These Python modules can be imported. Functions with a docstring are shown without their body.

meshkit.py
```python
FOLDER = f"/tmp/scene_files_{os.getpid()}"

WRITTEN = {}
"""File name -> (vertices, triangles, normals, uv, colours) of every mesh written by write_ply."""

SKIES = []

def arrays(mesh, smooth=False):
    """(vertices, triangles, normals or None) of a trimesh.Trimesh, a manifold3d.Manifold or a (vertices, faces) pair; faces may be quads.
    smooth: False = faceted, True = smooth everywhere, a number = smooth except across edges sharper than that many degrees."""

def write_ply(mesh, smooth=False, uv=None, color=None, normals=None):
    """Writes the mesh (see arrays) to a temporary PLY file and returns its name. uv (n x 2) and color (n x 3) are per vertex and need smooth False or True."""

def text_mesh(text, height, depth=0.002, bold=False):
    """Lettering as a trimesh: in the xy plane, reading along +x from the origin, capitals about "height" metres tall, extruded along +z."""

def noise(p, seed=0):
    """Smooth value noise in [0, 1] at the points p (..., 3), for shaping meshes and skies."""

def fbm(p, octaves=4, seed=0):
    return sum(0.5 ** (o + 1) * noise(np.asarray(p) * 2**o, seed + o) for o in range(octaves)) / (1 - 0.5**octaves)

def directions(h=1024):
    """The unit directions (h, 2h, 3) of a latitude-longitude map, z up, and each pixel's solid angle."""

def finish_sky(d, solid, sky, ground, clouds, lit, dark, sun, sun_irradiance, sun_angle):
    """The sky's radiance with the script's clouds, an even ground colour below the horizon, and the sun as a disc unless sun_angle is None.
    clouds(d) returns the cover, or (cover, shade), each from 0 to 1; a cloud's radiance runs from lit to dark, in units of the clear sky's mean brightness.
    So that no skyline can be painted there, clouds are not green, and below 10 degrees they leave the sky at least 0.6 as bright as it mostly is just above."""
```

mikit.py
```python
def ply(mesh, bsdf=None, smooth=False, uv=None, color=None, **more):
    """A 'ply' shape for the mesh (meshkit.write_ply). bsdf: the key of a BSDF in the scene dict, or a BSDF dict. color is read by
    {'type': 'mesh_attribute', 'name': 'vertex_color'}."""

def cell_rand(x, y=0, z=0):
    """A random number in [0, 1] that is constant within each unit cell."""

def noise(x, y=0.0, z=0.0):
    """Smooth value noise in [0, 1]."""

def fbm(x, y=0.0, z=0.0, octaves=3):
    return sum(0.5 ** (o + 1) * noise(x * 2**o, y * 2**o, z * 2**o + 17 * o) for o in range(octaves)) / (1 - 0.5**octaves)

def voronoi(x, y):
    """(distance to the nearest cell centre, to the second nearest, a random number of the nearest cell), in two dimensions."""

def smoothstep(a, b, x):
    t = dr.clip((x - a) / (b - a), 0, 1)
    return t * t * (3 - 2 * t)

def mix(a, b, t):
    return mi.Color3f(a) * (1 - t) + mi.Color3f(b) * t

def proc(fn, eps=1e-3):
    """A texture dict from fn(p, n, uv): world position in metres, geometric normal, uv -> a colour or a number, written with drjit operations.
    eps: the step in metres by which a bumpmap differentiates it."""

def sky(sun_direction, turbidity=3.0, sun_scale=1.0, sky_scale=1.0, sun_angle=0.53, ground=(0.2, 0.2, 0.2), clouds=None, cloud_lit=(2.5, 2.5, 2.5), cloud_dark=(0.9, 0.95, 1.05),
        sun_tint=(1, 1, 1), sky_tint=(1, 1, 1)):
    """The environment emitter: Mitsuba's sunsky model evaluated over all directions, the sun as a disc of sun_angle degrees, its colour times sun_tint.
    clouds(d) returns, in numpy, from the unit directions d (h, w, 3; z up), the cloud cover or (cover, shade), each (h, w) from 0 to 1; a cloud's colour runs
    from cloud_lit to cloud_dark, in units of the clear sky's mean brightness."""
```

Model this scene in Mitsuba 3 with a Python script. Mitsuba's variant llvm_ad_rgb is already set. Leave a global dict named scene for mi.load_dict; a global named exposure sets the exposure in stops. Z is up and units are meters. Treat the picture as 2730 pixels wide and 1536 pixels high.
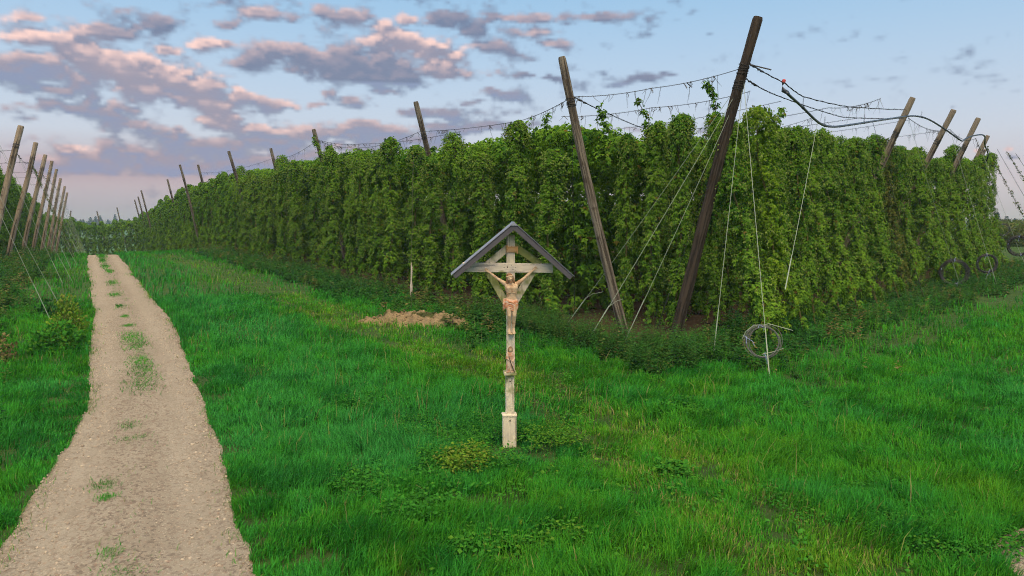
import math
import numpy as np
import trimesh
import manifold3d as m3
import mitsuba as mi
import drjit as dr
import mikit
import meshkit
from mikit import proc, noise, fbm, smoothstep, mix

T = mi.ScalarTransform4f
scene, labels = {}, {}

# ---- camera, sky, exposure ---------------------------------------------------
EYE = np.array([0, 0, 3.45])
PITCH = math.radians(5.07)
scene['camera'] = {'type': 'perspective', 'fov': 68.25, 'fov_axis': 'x', 'near_clip': .1, 'far_clip': 9000.0,
                   'to_world': T().look_at(origin=EYE.tolist(), target=[0, math.cos(PITCH), EYE[2] - math.sin(PITCH)], up=[0, 0, 1])}
exposure = 3.9
SUN_SCALE = .20
SKY_TINT = (.41, .415, .365)
CLOUD_LIT, CLOUD_DARK = (2.15, 1.42, 1.22), (.30, .38, .61)
# ---- sky -------------------------------------------------------------------
SUN_AZ, SUN_EL = 172.0, 63.0        # a very wide soft glow high behind the camera
sun_dir = (math.sin(math.radians(SUN_AZ)) * math.cos(math.radians(SUN_EL)), math.cos(math.radians(SUN_AZ)) * math.cos(math.radians(SUN_EL)), math.sin(math.radians(SUN_EL)))

# cloud banks as (azimuth, elevation, half width, half height, tilt, pinkness), degrees; noise gives them their outline
CLOUD_BANKS = [
 (-31.9, 11.5, 2.61, 0.97, -4, 1), (-28.8, 10.7, 2.78, 1.19, -19, 1), (-26.9, 9.8, 2.87, 1.13, -8, 1), (-23.5, 9.8, 2.4, 1.24, -15, 1), (-21.3, 9.2, 1.57, 0.62, -7, 0.3), (-32.2, 9.5, 2.8, 1.27, 0, 0.12),
 (-29.4, 9.2, 2.74, 0.79, -4, 0.3), (-26.0, 9.0, 2.92, 0.6, -11, 0.35), (-31.8, 12.5, 1.63, 0.36, 7, 0), (-27.8, 12.2, 1.53, 0.45, 1, 0), (-24.7, 13.0, 1.54, 0.66, 14, 0.03), (-21.9, 11.9, 1.09, 0.56, 5, 0.8),
 (-20.4, 12.0, 0.69, 0.28, -4, 0), (-23.9, 11.4, 0.75, 0.33, 5, 0.05), (-16.2, 11.7, 3.05, 0.92, 1, 0.3), (-13.1, 11.4, 3.71, 1.32, 1, 0.2), (-18.4, 11.0, 1.49, 0.74, -6, 0), (-11.8, 10.4, 3.46, 0.88, -6, 0.05),
 (-10.4, 10.1, 2.04, 0.53, 2, 0.1), (-8.1, 13.0, 2.66, 0.89, -8, 0.95), (-5.2, 12.2, 2.54, 1.02, -16, 0.95), (-4.6, 11.0, 1.5, 0.75, -9, 0.6), (-9.5, 11.6, 1.76, 0.95, -3, 0.3), (-8.4, 10.5, 1.33, 0.6, 1, 0),
 (-21.5, 7.8, 2.09, 0.9, -27, 0.9), (-20.2, 7.3, 1.19, 0.51, -8, 0.5), (-23.8, 8.5, 1.01, 0.55, -16, 0.5), (-19.0, 8.7, 1.21, 0.51, -7, 0.55), (-17.4, 8.2, 1.51, 0.46, -6, 0.35), (-15.8, 8.1, 0.84, 0.35, -13, 0.5),
 (-19.5, 9.0, 0.75, 0.4, 3, 0.1), (-31.0, 8.2, 1.66, 0.57, -2, 0), (-28.9, 8.0, 0.92, 0.74, -30, 0), (-31.5, 7.2, 2.74, 0.46, 0, 0), (-28.6, 6.9, 2.55, 0.63, -7, 0), (-26.3, 6.4, 1.57, 0.59, -3, 0.3),
 (-32.2, 6.4, 0.76, 0.31, 4, 0), (-27.0, 7.4, 0.96, 0.54, 4, 0), (-21.1, 6.8, 1.57, 0.56, -3, 0.1), (-23.4, 6.2, 0.51, 0.28, 3, 0), (-18.0, 6.4, 3.27, 0.52, 0, 0.45), (-14.2, 6.3, 5.38, 0.7, 0, 0.2),
 (-10.2, 6.8, 2.92, 0.47, -3, 0.3), (-8.5, 6.0, 4.71, 0.54, 1, 0.05), (-3.2, 7.0, 3.3, 0.36, 3, 0.1), (0.4, 7.1, 3.61, 0.3, 2, 0.05), (-19.6, 5.4, 6.14, 0.85, 0, 0.15), (-25.2, 4.5, 4.93, 0.87, 2, 0.2),
 (-29.4, 4.0, 2.28, 0.68, 2, 0.3), (-23.3, 3.5, 6.6, 0.66, 1, 0.05), (-17.0, 4.2, 4.41, 0.69, 1, 0.15), (-27.2, 3.6, 4.77, 0.64, 2, 0.1), (-29.9, 4.7, 1.25, 0.31, 3, 0.5), (-26.6, 4.9, 0.84, 0.38, 2, 0.1),
 (-11.9, 5.3, 4.03, 0.53, 1, 0.3), (-6.7, 5.4, 2.97, 0.36, 1, 0.2), (-11.2, 8.5, 1.74, 0.41, 4, 0.1), (-7.4, 7.8, 1.48, 0.36, 1, 0), (-4.7, 7.7, 1.2, 0.42, 1, 0.05), (-0.1, 9.0, 1.5, 0.42, 0, 0),
 (-3.1, 8.7, 0.96, 0.3, 0, 0), (-14.1, 8.2, 0.85, 0.35, 2, 0.1), (-9.4, 9.3, 1.03, 0.3, 1, 0.1), (-7.4, 9.9, 0.59, 0.36, 1, 0), (-13.5, 8.9, 0.85, 0.29, 2, 0.1), (-1.8, 9.4, 1.2, 0.3, 0, 0),
 (-1.4, 12.8, 1.5, 0.78, -7, 0.25), (0.1, 13.4, 1.81, 0.54, -4, 0.2), (1.5, 13.6, 1.5, 0.54, 0, 0.45), (3.0, 12.9, 1.2, 0.36, -12, 0.4), (-3.1, 13.8, 1.2, 0.48, -4, 0.1), (-5.2, 14.4, 1.79, 0.36, 1, 0.1),
 (-7.8, 14.5, 1.18, 0.36, 2, 0.6), (-12.0, 14.5, 2.02, 0.35, -1, 0.4), (-18.0, 14.1, 1.63, 0.4, 0, 0.5), (-20.4, 13.3, 1.06, 0.4, 1, 0.05), (1.2, 14.5, 2.11, 0.36, 0, 0.4), (6.2, 14.6, 2.68, 0.42, -2, 0.25),
 (-1.1, 14.6, 1.5, 0.3, 0, 0.2), (10.3, 10.2, 2.04, 0.39, 0, 0.05), (11.7, 10.4, 1.01, 0.21, -7, 0), (8.0, 10.0, 1.18, 0.21, -1, 0), (1.0, 10.7, 0.75, 0.21, 0, 0), (3.0, 10.5, 0.9, 0.21, -1, 0),
 (14.1, 13.2, 0.85, 0.12, -3, 0), (29.6, 7.4, 0.32, 0.08, -4, 0), (32.1, 4.0, 0.54, 0.15, -2, 0.5), (31.7, 4.6, 0.3, 0.15, -3, 0.6), (33.4, 4.6, 0.46, 0.2, -3, 0.6), (33.5, 4.0, 0.52, 0.18, -3, 0.1),
 (17.6, 6.4, 3.28, 0.23, -2, 0.2), (9.2, 6.6, 3.52, 0.36, -1, 0.2),
]


def clouds(d):
    az, el = np.degrees(np.arctan2(d[..., 0], d[..., 1])), np.degrees(np.arcsin(np.clip(d[..., 2], -1, 1)))

    def field(az, el, octaves=5):
        q = np.stack([az * .30, el * .55, az * 0], -1)
        wa, we = (meshkit.fbm(q * 1.6, 4, 3) - .5) * 1.7, (meshkit.fbm(q * 1.8 + 7, 4, 9) - .5) * .9
        a, e = az + wa, el + we
        f, pink = np.zeros_like(az), np.zeros_like(az)
        for ca, ce, ra, re, tilt, p in CLOUD_BANKS:
            near = (np.abs(az - ca) < 3 * ra + 5) & (np.abs(el - ce) < 3 * re + 5)
            x, y = a[near] - ca, e[near] - ce
            t = math.radians(tilt)
            r2 = ((x * math.cos(t) + y * math.sin(t)) / ra) ** 2 + ((y * math.cos(t) - x * math.sin(t)) / re) ** 2
            g = np.exp(-1.1 * r2)
            f[near] = np.maximum(f[near], g) + .25 * np.minimum(f[near], g)
            pink[near] = np.maximum(pink[near], p * np.exp(-.5 * r2))
        detail = meshkit.fbm(np.stack([az * .75, el * 1.5, az * 0 + 2], -1), octaves, 21)
        fine = meshkit.fbm(np.stack([az * 1.9, el * 3.4, az * 0 + 5], -1), 3, 33)
        # the rest of the sky: flocks of small clouds, thinning out to the right
        flock = meshkit.fbm(np.stack([(az + el * .8) * .26, el * .75, az * 0 + 9], -1), 5, 51)
        amount = np.interp(az, [-180, -60, -8, 6, 14, 60, 180], [.53, .54, .545, .50, .40, .40, .48]) * np.interp(el, [0, 4, 9, 14, 40, 90], [.5, .75, 1.02, 1.1, 1.05, .9])
        f = f + 1.25 * np.clip(flock - (1 - amount), -.25, 1) * (el > 1)
        return f * 1.25 + (detail - .5) * 1.35 + (fine - .5) * .6, pink, detail

    f, pink, detail = field(az, el)
    above, _, _ = field(az - .25, el + .42, 4)
    cover = np.clip((f - .15) / .80, 0, 1)
    cover = cover * cover * (3 - 2 * cover)
    rim = np.clip((f - above) * 1.5 - .02, 0, 1) * np.clip(1.75 - f, .25, 1)
    lit = np.clip(pink * (.20 + 1.3 * rim) + rim * .30 * np.clip((6 - az) / 20, 0, 1) + (detail - .5) * .25 * pink, 0, 1) * np.clip((el + 1) / 5, .3, 1)
    # thin evening haze: creamy between the clouds, then the pink belt above the earth's shadow, then the blue band at the horizon
    haze = np.clip((19 - el) / 16, 0, 1) ** 1.2 * .72
    veil = np.clip(1 - np.abs(el - 3.0) / 3.0, 0, 1) * np.clip((36 - az) / 45, .3, 1) * .9
    low = np.clip((2.4 - el) / 3.2, 0, 1) * .96 * np.clip((80 - az) / 70, .6, 1)
    c = cover * .88
    shade, left = c * (1 - lit), 1 - c
    for amount, tone in ((low, .95), (veil, .66), (haze, .50)):
        shade, left = shade + left * amount * tone, left * (1 - amount)
    total = 1 - left
    shade = shade / np.maximum(total, 1e-6)
    return total, shade


sky_args = dict(turbidity=3.0, sun_scale=SUN_SCALE, sky_scale=1.0, sun_angle=64.0, clouds=clouds, cloud_lit=CLOUD_LIT, cloud_dark=CLOUD_DARK, sun_tint=(1.0, .88, .62), sky_tint=SKY_TINT, ground=(.08, .12, .05))
scene['sky'] = mikit.sky(sun_dir, **sky_args)


# ---- small tools ---------------------------------------------------------------
RNG = np.random.default_rng(11)


def unit(v):
    v = np.asarray(v, float)
    return v / np.maximum(np.linalg.norm(v, axis=-1, keepdims=True), 1e-12)


def tag(key, label, category=None, group=None, kind=None):
    labels[key] = {k: v for k, v in (('label', label), ('category', category), ('group', group), ('kind', kind)) if v}


COUNT = {}


def numbered(name):
    n = COUNT.get(name, -1) + 1
    COUNT[name] = n
    return name if n == 0 else f'{name}_{n:03d}'


def put(key, mesh, bsdf, smooth=False, uv=None):
    scene[key] = mikit.ply(mesh, bsdf, smooth=smooth, uv=uv)
    return key


def tube(points, radii, sides=6, cap=True):
    p = np.asarray(points, float)
    r = np.broadcast_to(np.asarray(radii, float), (len(p),))
    t = unit(np.gradient(p, axis=0))
    ref = np.array([0, 0, 1.0]) if abs(t[len(t) // 2, 2]) < .9 else np.array([1.0, 0, 0])
    a = unit(np.cross(t, ref))
    b = np.cross(t, a)
    ang = np.arange(sides) * 2 * np.pi / sides
    v = (p[:, None] + r[:, None, None] * (np.cos(ang)[None, :, None] * a[:, None] + np.sin(ang)[None, :, None] * b[:, None])).reshape(-1, 3)
    i, j = np.meshgrid(np.arange(len(p) - 1), np.arange(sides), indexing='ij')
    q = np.stack([i * sides + j, i * sides + (j + 1) % sides, (i + 1) * sides + (j + 1) % sides, (i + 1) * sides + j], -1).reshape(-1, 4)
    f = np.vstack([q[:, [0, 1, 2]], q[:, [0, 2, 3]]])
    if cap:
        n = len(p) - 1
        f = np.vstack([f, [[0, k + 1, k] for k in range(1, sides - 1)], [[n * sides, n * sides + k, n * sides + k + 1] for k in range(1, sides - 1)]])
    return v, f


def join(parts):
    vs, fs, at = [], [], 0
    for v, f in parts:
        v, f = np.asarray(v, float), np.asarray(f, int)
        vs.append(v)
        fs.append(f + at)
        at += len(v)
    return np.vstack(vs), np.vstack(fs)


def scatter(tv, tf, pos, mats):
    """Copies of a small template under the frames mats (n, 3, 3; columns x, y, z) at pos (n, 3)."""
    v = np.einsum('nij,kj->nki', mats, tv) + pos[:, None]
    f = tf[None] + (np.arange(len(pos)) * len(tv))[:, None, None]
    return v.reshape(-1, 3), f.reshape(-1, 3)


def frames(tip, normal, size, width=1.0):
    y = unit(tip)
    x = unit(np.cross(y, normal))
    z = np.cross(x, y)
    size = np.asarray(size, float)[:, None]
    return np.stack([x * size * np.asarray(width).reshape(-1, 1), y * size, z * size], -1)


def bevel_box(sx, sy, sz, b=.006):
    m = m3.Manifold.cube((sx - 2 * b, sy - 2 * b, sz - 2 * b), True)
    corner = m3.Manifold.hull_points([tuple(b * s * np.eye(3)[k]) for k in range(3) for s in (-1, 1)])
    return m.minkowski_sum(corner)


def of_manifold(m):
    q = m.to_mesh()
    return np.array(q.vert_properties[:, :3], float), np.array(q.tri_verts, int)


def value(p, seed=0):
    return meshkit.noise(p, seed)


# ---- the lie of the land ---------------------------------------------------------
PATH_AZ, ROW_AZ = math.radians(-29.2), math.radians(-31.1)
PU, PT = np.array([math.sin(PATH_AZ), math.cos(PATH_AZ)]), np.array([math.cos(PATH_AZ), -math.sin(PATH_AZ)])   # along the path, to its right
RU, RT = np.array([math.sin(ROW_AZ), math.cos(ROW_AZ)]), np.array([math.cos(ROW_AZ), -math.sin(ROW_AZ)])       # along the hop rows of the right field
PATH_MID = .88


def softplus(x):
    return np.logaddexp(0, x)


def height(x, y):
    x, y = np.asarray(x, float), np.asarray(y, float)
    s, t = x * PU[0] + y * PU[1], x * PT[0] + y * PT[1]
    dist = np.hypot(x, y)
    s = np.minimum(s, 175)
    on_path = -.066 * 4 * softplus((s - 68) / 4)
    beside = -.045 * 6 * softplus((s - 80) / 6)
    w = np.exp(-((t - 2) / 8.0) ** 2)
    near = .0147 * np.clip(y, -30, 150) + w * on_path + (1 - w) * beside
    far = np.interp(dist, [0, 130, 250, 450, 800, 950, 1300, 3500], [-3, -3, -7, -10, -6.4, -5.6, -9, -9])
    k = np.clip((dist - 150) / 130, 0, 1)
    k = k * k * (3 - 2 * k)
    ripple = .05 * (value(np.stack([x * .35, y * .35, x * 0], -1), 5) - .5) * np.clip((np.abs(t - PATH_MID) - 1.3) / 1.5, 0, 1)
    return near * (1 - k) + far * k + ripple


def on(x, y, z=0.0):
    return np.array([x, y, float(height(x, y)) + z])


def lift(p):
    """A point measured above the level plane of the site, set on its gentle slope."""
    p = np.asarray(p, float)
    return p + np.stack([p[..., 0] * 0, p[..., 0] * 0, .0147 * p[..., 1]], -1)


def row_coords(x, y):
    return x * RU[0] + y * RU[1], x * RT[0] + y * RT[1]


def at_row(s, t):
    return s * RU + t * RT


FACE_A, FACE_D = np.array([4.3, 20.4]), np.array([.700, .714])        # where the rows of the right field end
FACE_N = np.array([FACE_D[1], -FACE_D[0]])                             # outward from there


def beyond_face(x, y):
    """Metres outside the line of row ends (positive in front of it)."""
    return (x - FACE_A[0]) * FACE_N[0] + (y - FACE_A[1]) * FACE_N[1]


# On leaves and blades uv.x and uv.y are random numbers of each whole leaf or blade (its own tint and its kind), the same from root to tip.
# ---- materials ---------------------------------------------------------------------
def by_kind(t, stops):
    """The colour of a plant's kind t: one number for a whole blade or leaf, so that it has one colour from root to tip."""
    out = mi.Color3f(stops[0][1])
    for (a, ca), (b, cb) in zip(stops[:-1], stops[1:]):
        out = dr.select(t > a, mix(ca, cb, dr.clip((t - a) / (b - a), 0, 1)), out)
    return out


# kinds of grass blade: 0 bluish lush, .3 green, .6 yellowish, .8 bleached, 1 straw
GRASS = [(0, (.052, .31, .062)), (.3, (.048, .29, .028)), (.6, (.105, .33, .022)), (.8, (.19, .32, .03)), (1.0, (.38, .31, .15))]


def leafy(name, fn, trans=.6, rough=.55):
    scene[name] = {'type': 'principledthin', 'base_color': proc(fn), 'roughness': rough, 'diff_trans': trans, 'spec_trans': 0.0, 'eta': 1.33}


leafy('m_grass', lambda p, n, uv: by_kind(uv.y, GRASS) * (.5 + .9 * uv.x), .7)
leafy('m_weed', lambda p, n, uv: by_kind(uv.y, [(0, (.020, .085, .03)), (.5, (.042, .15, .028)), (.8, (.08, .14, .03)), (1, (.26, .20, .09))]) * (.7 + .6 * uv.x), .5)


def hop_colour(p, n, uv):
    w = noise(p.x * .9, p.y * .9, p.z * .5)
    c = mix((.03, .12, .014), (.20, .37, .036), dr.clip(uv.x * .65 + w * .6 - .12, 0, 1))
    return mix(c, (.16, .12, .03), smoothstep(.965, .99, uv.x))


leafy('m_hop', hop_colour, .36, .5)
leafy('m_hop_yellow', lambda p, n, uv: mix((.07, .18, .014), (.22, .36, .03), uv.x), .6, .5)
leafy('m_hop_brown', lambda p, n, uv: mix((.05, .12, .02), (.17, .17, .045), uv.x), .5, .5)
leafy('m_cone', lambda p, n, uv: mix((.17, .26, .05), (.30, .38, .11), uv.x), .3, .6)
leafy('m_spray', lambda p, n, uv: mix((.02, .055, .02), (.05, .10, .03), uv.x), .5, .5)


def solid(name, fn, rough=.85, spec=.3, bump=None, scale=.01):
    b = {'type': 'principled', 'base_color': proc(fn) if callable(fn) else {'type': 'rgb', 'value': list(fn)}, 'roughness': rough, 'specular': spec}
    if bump:
        b = {'type': 'bumpmap', 'nested': b, 'bump_texture': proc(bump, 2e-3), 'scale': scale}
    scene[name] = {'type': 'twosided', 'bsdf': b}


def gravel(p, n, uv):
    s, t = p.x * float(PU[0]) + p.y * float(PU[1]), p.x * float(PT[0]) + p.y * float(PT[1])
    a = fbm(p.x * 1.3, p.y * 1.3, 0, 3)
    streak = fbm(t * 4.5, s * .35, 3, 3)
    fine, grain, speck = noise(p.x * 38, p.y * 38, 1), noise(p.x * 95, p.y * 95, 2), noise(p.x * 55 + 9, p.y * 55, 6)
    wheel = dr.exp(-dr.square((dr.abs(t - .05 - .87 * smoothstep(5, 20, s)) - .66) / .27))          # fine sand packed by the tyres, coarser grit between
    c = mix((.215, .186, .150), (.30, .268, .222), dr.clip(a * .45 + streak * .6 - .1 + wheel * .32, 0, 1))
    c = mix(c, (.13, .105, .085), smoothstep(.55, .85, fine) * (.9 - .5 * wheel))
    c = mix(c, (.15, .12, .095), smoothstep(.60, .85, noise(p.x * 15, p.y * 15, 9)) * (.6 - .35 * wheel))
    c = mix(c, (.47, .41, .34), smoothstep(.70, .95, grain) * .6)
    c = mix(c, (.30, .17, .115), smoothstep(.80, .9, speck) * .5)
    return mix(c, (.20, .165, .13), smoothstep(.55, .75, fbm(p.x * 3.1 + 40, p.y * 3.1, 0, 3)) * .25)


def soil(p, n, uv):
    s, t = p.x * float(RU[0]) + p.y * float(RU[1]), p.x * float(RT[0]) + p.y * float(RT[1])
    face = (p.x - float(FACE_A[0])) * float(FACE_N[0]) + (p.y - float(FACE_A[1])) * float(FACE_N[1])
    wob = (fbm(p.x * .8, p.y * .8, 3, 3) - .5) * 2.5
    field = smoothstep(51, 48, t) * smoothstep(11.2, 12.4, t + wob) * smoothstep(1.2, -.4, face + wob)
    green = mix((.022, .055, .016), (.045, .075, .022), fbm(p.x * 2.1, p.y * 2.1, 0, 3))
    earth = mix((.030, .022, .015), (.055, .038, .025), fbm(p.x * 3, p.y * 3, 1, 4))
    pt = p.x * float(PT[0]) + p.y * float(PT[1])
    left = smoothstep(-2.6, -4.2, pt + wob * .6)
    c = mix(green, earth, dr.maximum(field, left * smoothstep(.42, .62, fbm(p.x * .5 + 9, p.y * .5, 2, 3))))
    bare = smoothstep(.60, .70, fbm(p.x * .45 + 31, p.y * .45, 7, 3)) * smoothstep(-3.0, -4.6, pt)
    c = mix(c, (.36, .27, .17), bare)
    meadow = mix((.03, .085, .035), (.05, .10, .03), noise(p.x * .02, p.y * .02, 5))
    return mix(c, meadow, smoothstep(120, 200, dr.sqrt(p.x * p.x + p.y * p.y)))


solid('m_gravel', gravel, .95, .2, lambda p, n, uv: noise(p.x * 60, p.y * 60, 0) * .6 + noise(p.x * 17, p.y * 17, 4), .02)
solid('m_ground', soil, .95, .1)
solid('m_stone', lambda p, n, uv: mix((.26, .205, .16), (.52, .44, .35), uv.x), .9)
solid('m_mound', lambda p, n, uv: mix(mix((.15, .105, .06), (.36, .275, .165), fbm(p.x * 5, p.y * 5, p.z * 5, 4)), (.06, .07, .025), smoothstep(.6, .72, fbm(p.x * 3 + 5, p.y * 3, p.z * 3, 3))), .95, .1,
      lambda p, n, uv: fbm(p.x * 22, p.y * 22, p.z * 22, 3), .03)


def wood(along, across, base, dark, mossy=0.0):
    """Weathered grey timber: fibres and checks run along one axis."""

    def fn(p, n, uv):
        q = [p.x, p.y, p.z]
        l, a, b = q[along], q[across], q[3 - along - across]
        fibre = fbm(a * 85, b * 85, l * 3.5, 3)
        check = smoothstep(.70, .86, noise(a * 60 + 3, b * 25, l * 2.2))
        blot = fbm(a * 9, b * 9, l * 6 + 4, 3)
        c = mix(base, dark, smoothstep(.35, .75, fibre) * .55)
        c = mix(c, (.10, .085, .075), check * .55)
        c = mix(c, (.40, .37, .38), smoothstep(.5, .72, blot) * .5)
        if mossy:
            c = mix(c, (.20, .23, .055), smoothstep(.62 - .4 * mossy, .85 - .3 * mossy, fbm(p.x * 7, p.y * 7, p.z * 7 + 2, 3)) * .85)
        return c

    return fn


def pole_colour(base, dark):
    def fn(p, n, uv):
        streak = fbm(uv.x * 34, uv.y * 2.2, 0, 3)
        crack = smoothstep(.66, .76, noise(uv.x * 15 + 4, uv.y * .45, 3))
        knot = smoothstep(.78, .9, noise(uv.x * 9, uv.y * 5, 6))
        c = mix(base, dark, smoothstep(.3, .75, streak))
        return mix(mix(c, (.03, .024, .02), crack * .8), (.05, .035, .025), knot * .6)

    return fn


PALE, PALE_D = (.74, .655, .515), (.52, .45, .34)
solid('m_wood_upright', wood(2, 0, PALE, PALE_D, .25), .85, .25)
solid('m_wood_beam', wood(0, 2, (.72, .645, .54), (.51, .455, .385), .1), .85, .25)
solid('m_wood_brace', wood(2, 0, (.70, .62, .475), PALE_D, .45), .85, .25)
solid('m_wood_mossy', wood(2, 0, (.52, .50, .25), (.38, .37, .17), 1.0), .85, .25)
solid('m_plaque', wood(0, 2, (.50, .29, .12), (.34, .18, .07)), .75, .3)
solid('m_carved', lambda p, n, uv: mix(mix((.60, .445, .30), (.44, .28, .17), smoothstep(.45, .75, fbm(p.x * 16, p.y * 16, p.z * 12, 3))), (.45, .17, .08), smoothstep(.64, .74, fbm(p.x * 24 + 8, p.y * 24, p.z * 24, 3)) * .45), .7, .35)
solid('m_cloth_paint', lambda p, n, uv: mix((.56, .25, .14), (.62, .46, .35), smoothstep(.42, .66, fbm(p.x * 30, p.y * 30, p.z * 42, 3))), .7, .35)
solid('m_hair', lambda p, n, uv: mix((.16, .075, .035), (.34, .20, .12), fbm(p.x * 60, p.y * 60, p.z * 40, 3)), .75, .3)
solid('m_robe', lambda p, n, uv: mix((.60, .46, .37), (.48, .25, .15), smoothstep(.42, .68, fbm(p.x * 26, p.y * 26, p.z * 16, 3))), .75, .3)
solid('m_rust', (.035, .026, .022), .7)
solid('m_roof_board', wood(1, 0, (.11, .095, .085), (.06, .05, .045)), .85)
solid('m_fascia', lambda p, n, uv: mix((.075, .072, .088), (.11, .102, .12), fbm(p.x * 20, p.y * 20, p.z * 20, 3)), .6, .4)
scene['m_roof_metal'] = {'type': 'twosided', 'bsdf': {'type': 'principled', 'base_color': {'type': 'rgb', 'value': [.34, .36, .41]}, 'roughness': .45, 'metallic': .6}}
solid('m_pole_dark', pole_colour((.075, .056, .043), (.03, .024, .02)), .9, .2, lambda p, n, uv: fbm(uv.x * 40, uv.y * 2.6, 0, 3), .02)
solid('m_pole_grey', pole_colour((.21, .185, .15), (.075, .062, .05)), .9, .2, lambda p, n, uv: fbm(uv.x * 40, uv.y * 2.6, 0, 3), .02)
solid('m_pole_pale', pole_colour((.33, .27, .20), (.21, .165, .125)), .9, .2, lambda p, n, uv: fbm(uv.x * 40, uv.y * 2.6, 0, 3), .02)
solid('m_wire_dark', (.03, .03, .034), .6, .4)
solid('m_wire_pale', (.30, .36, .29), .5, .5)
solid('m_wire_coil', (.035, .035, .037), .5, .5)
solid('m_string', (.10, .09, .075), .9)
solid('m_string_pale', (.62, .60, .56), .9)
solid('m_tie_blue', (.30, .38, .62), .6)
solid('m_hose', (.035, .04, .05), .32, .5)
solid('m_cap_red', (.62, .10, .09), .5)
solid('m_stake', lambda p, n, uv: mix((.62, .56, .50), (.40, .33, .27), fbm(p.x * 60, p.y * 60, p.z * 6, 3)), .85)
solid('m_stem', lambda p, n, uv: mix((.10, .10, .03), (.20, .15, .07), noise(p.x * 9, p.y * 9, p.z * 9)), .85)
leafy('m_conifer', lambda p, n, uv: mix((.012, .03, .018), (.03, .06, .03), uv.x), .2, .7)
solid('m_bark', (.08, .06, .045), .9)

# ---- ground, path -----------------------------------------------------------------
def axis(lo, hi, fine, step, growth):
    a, d = [0.0], step
    while a[-1] < hi:
        d = step if a[-1] < fine else d * growth
        a.append(a[-1] + d)
    b, d = [0.0], step
    while b[-1] > lo:
        d = step if -b[-1] < fine else d * growth
        b.append(b[-1] - d)
    return np.array(b[::-1][:-1] + a)


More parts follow.
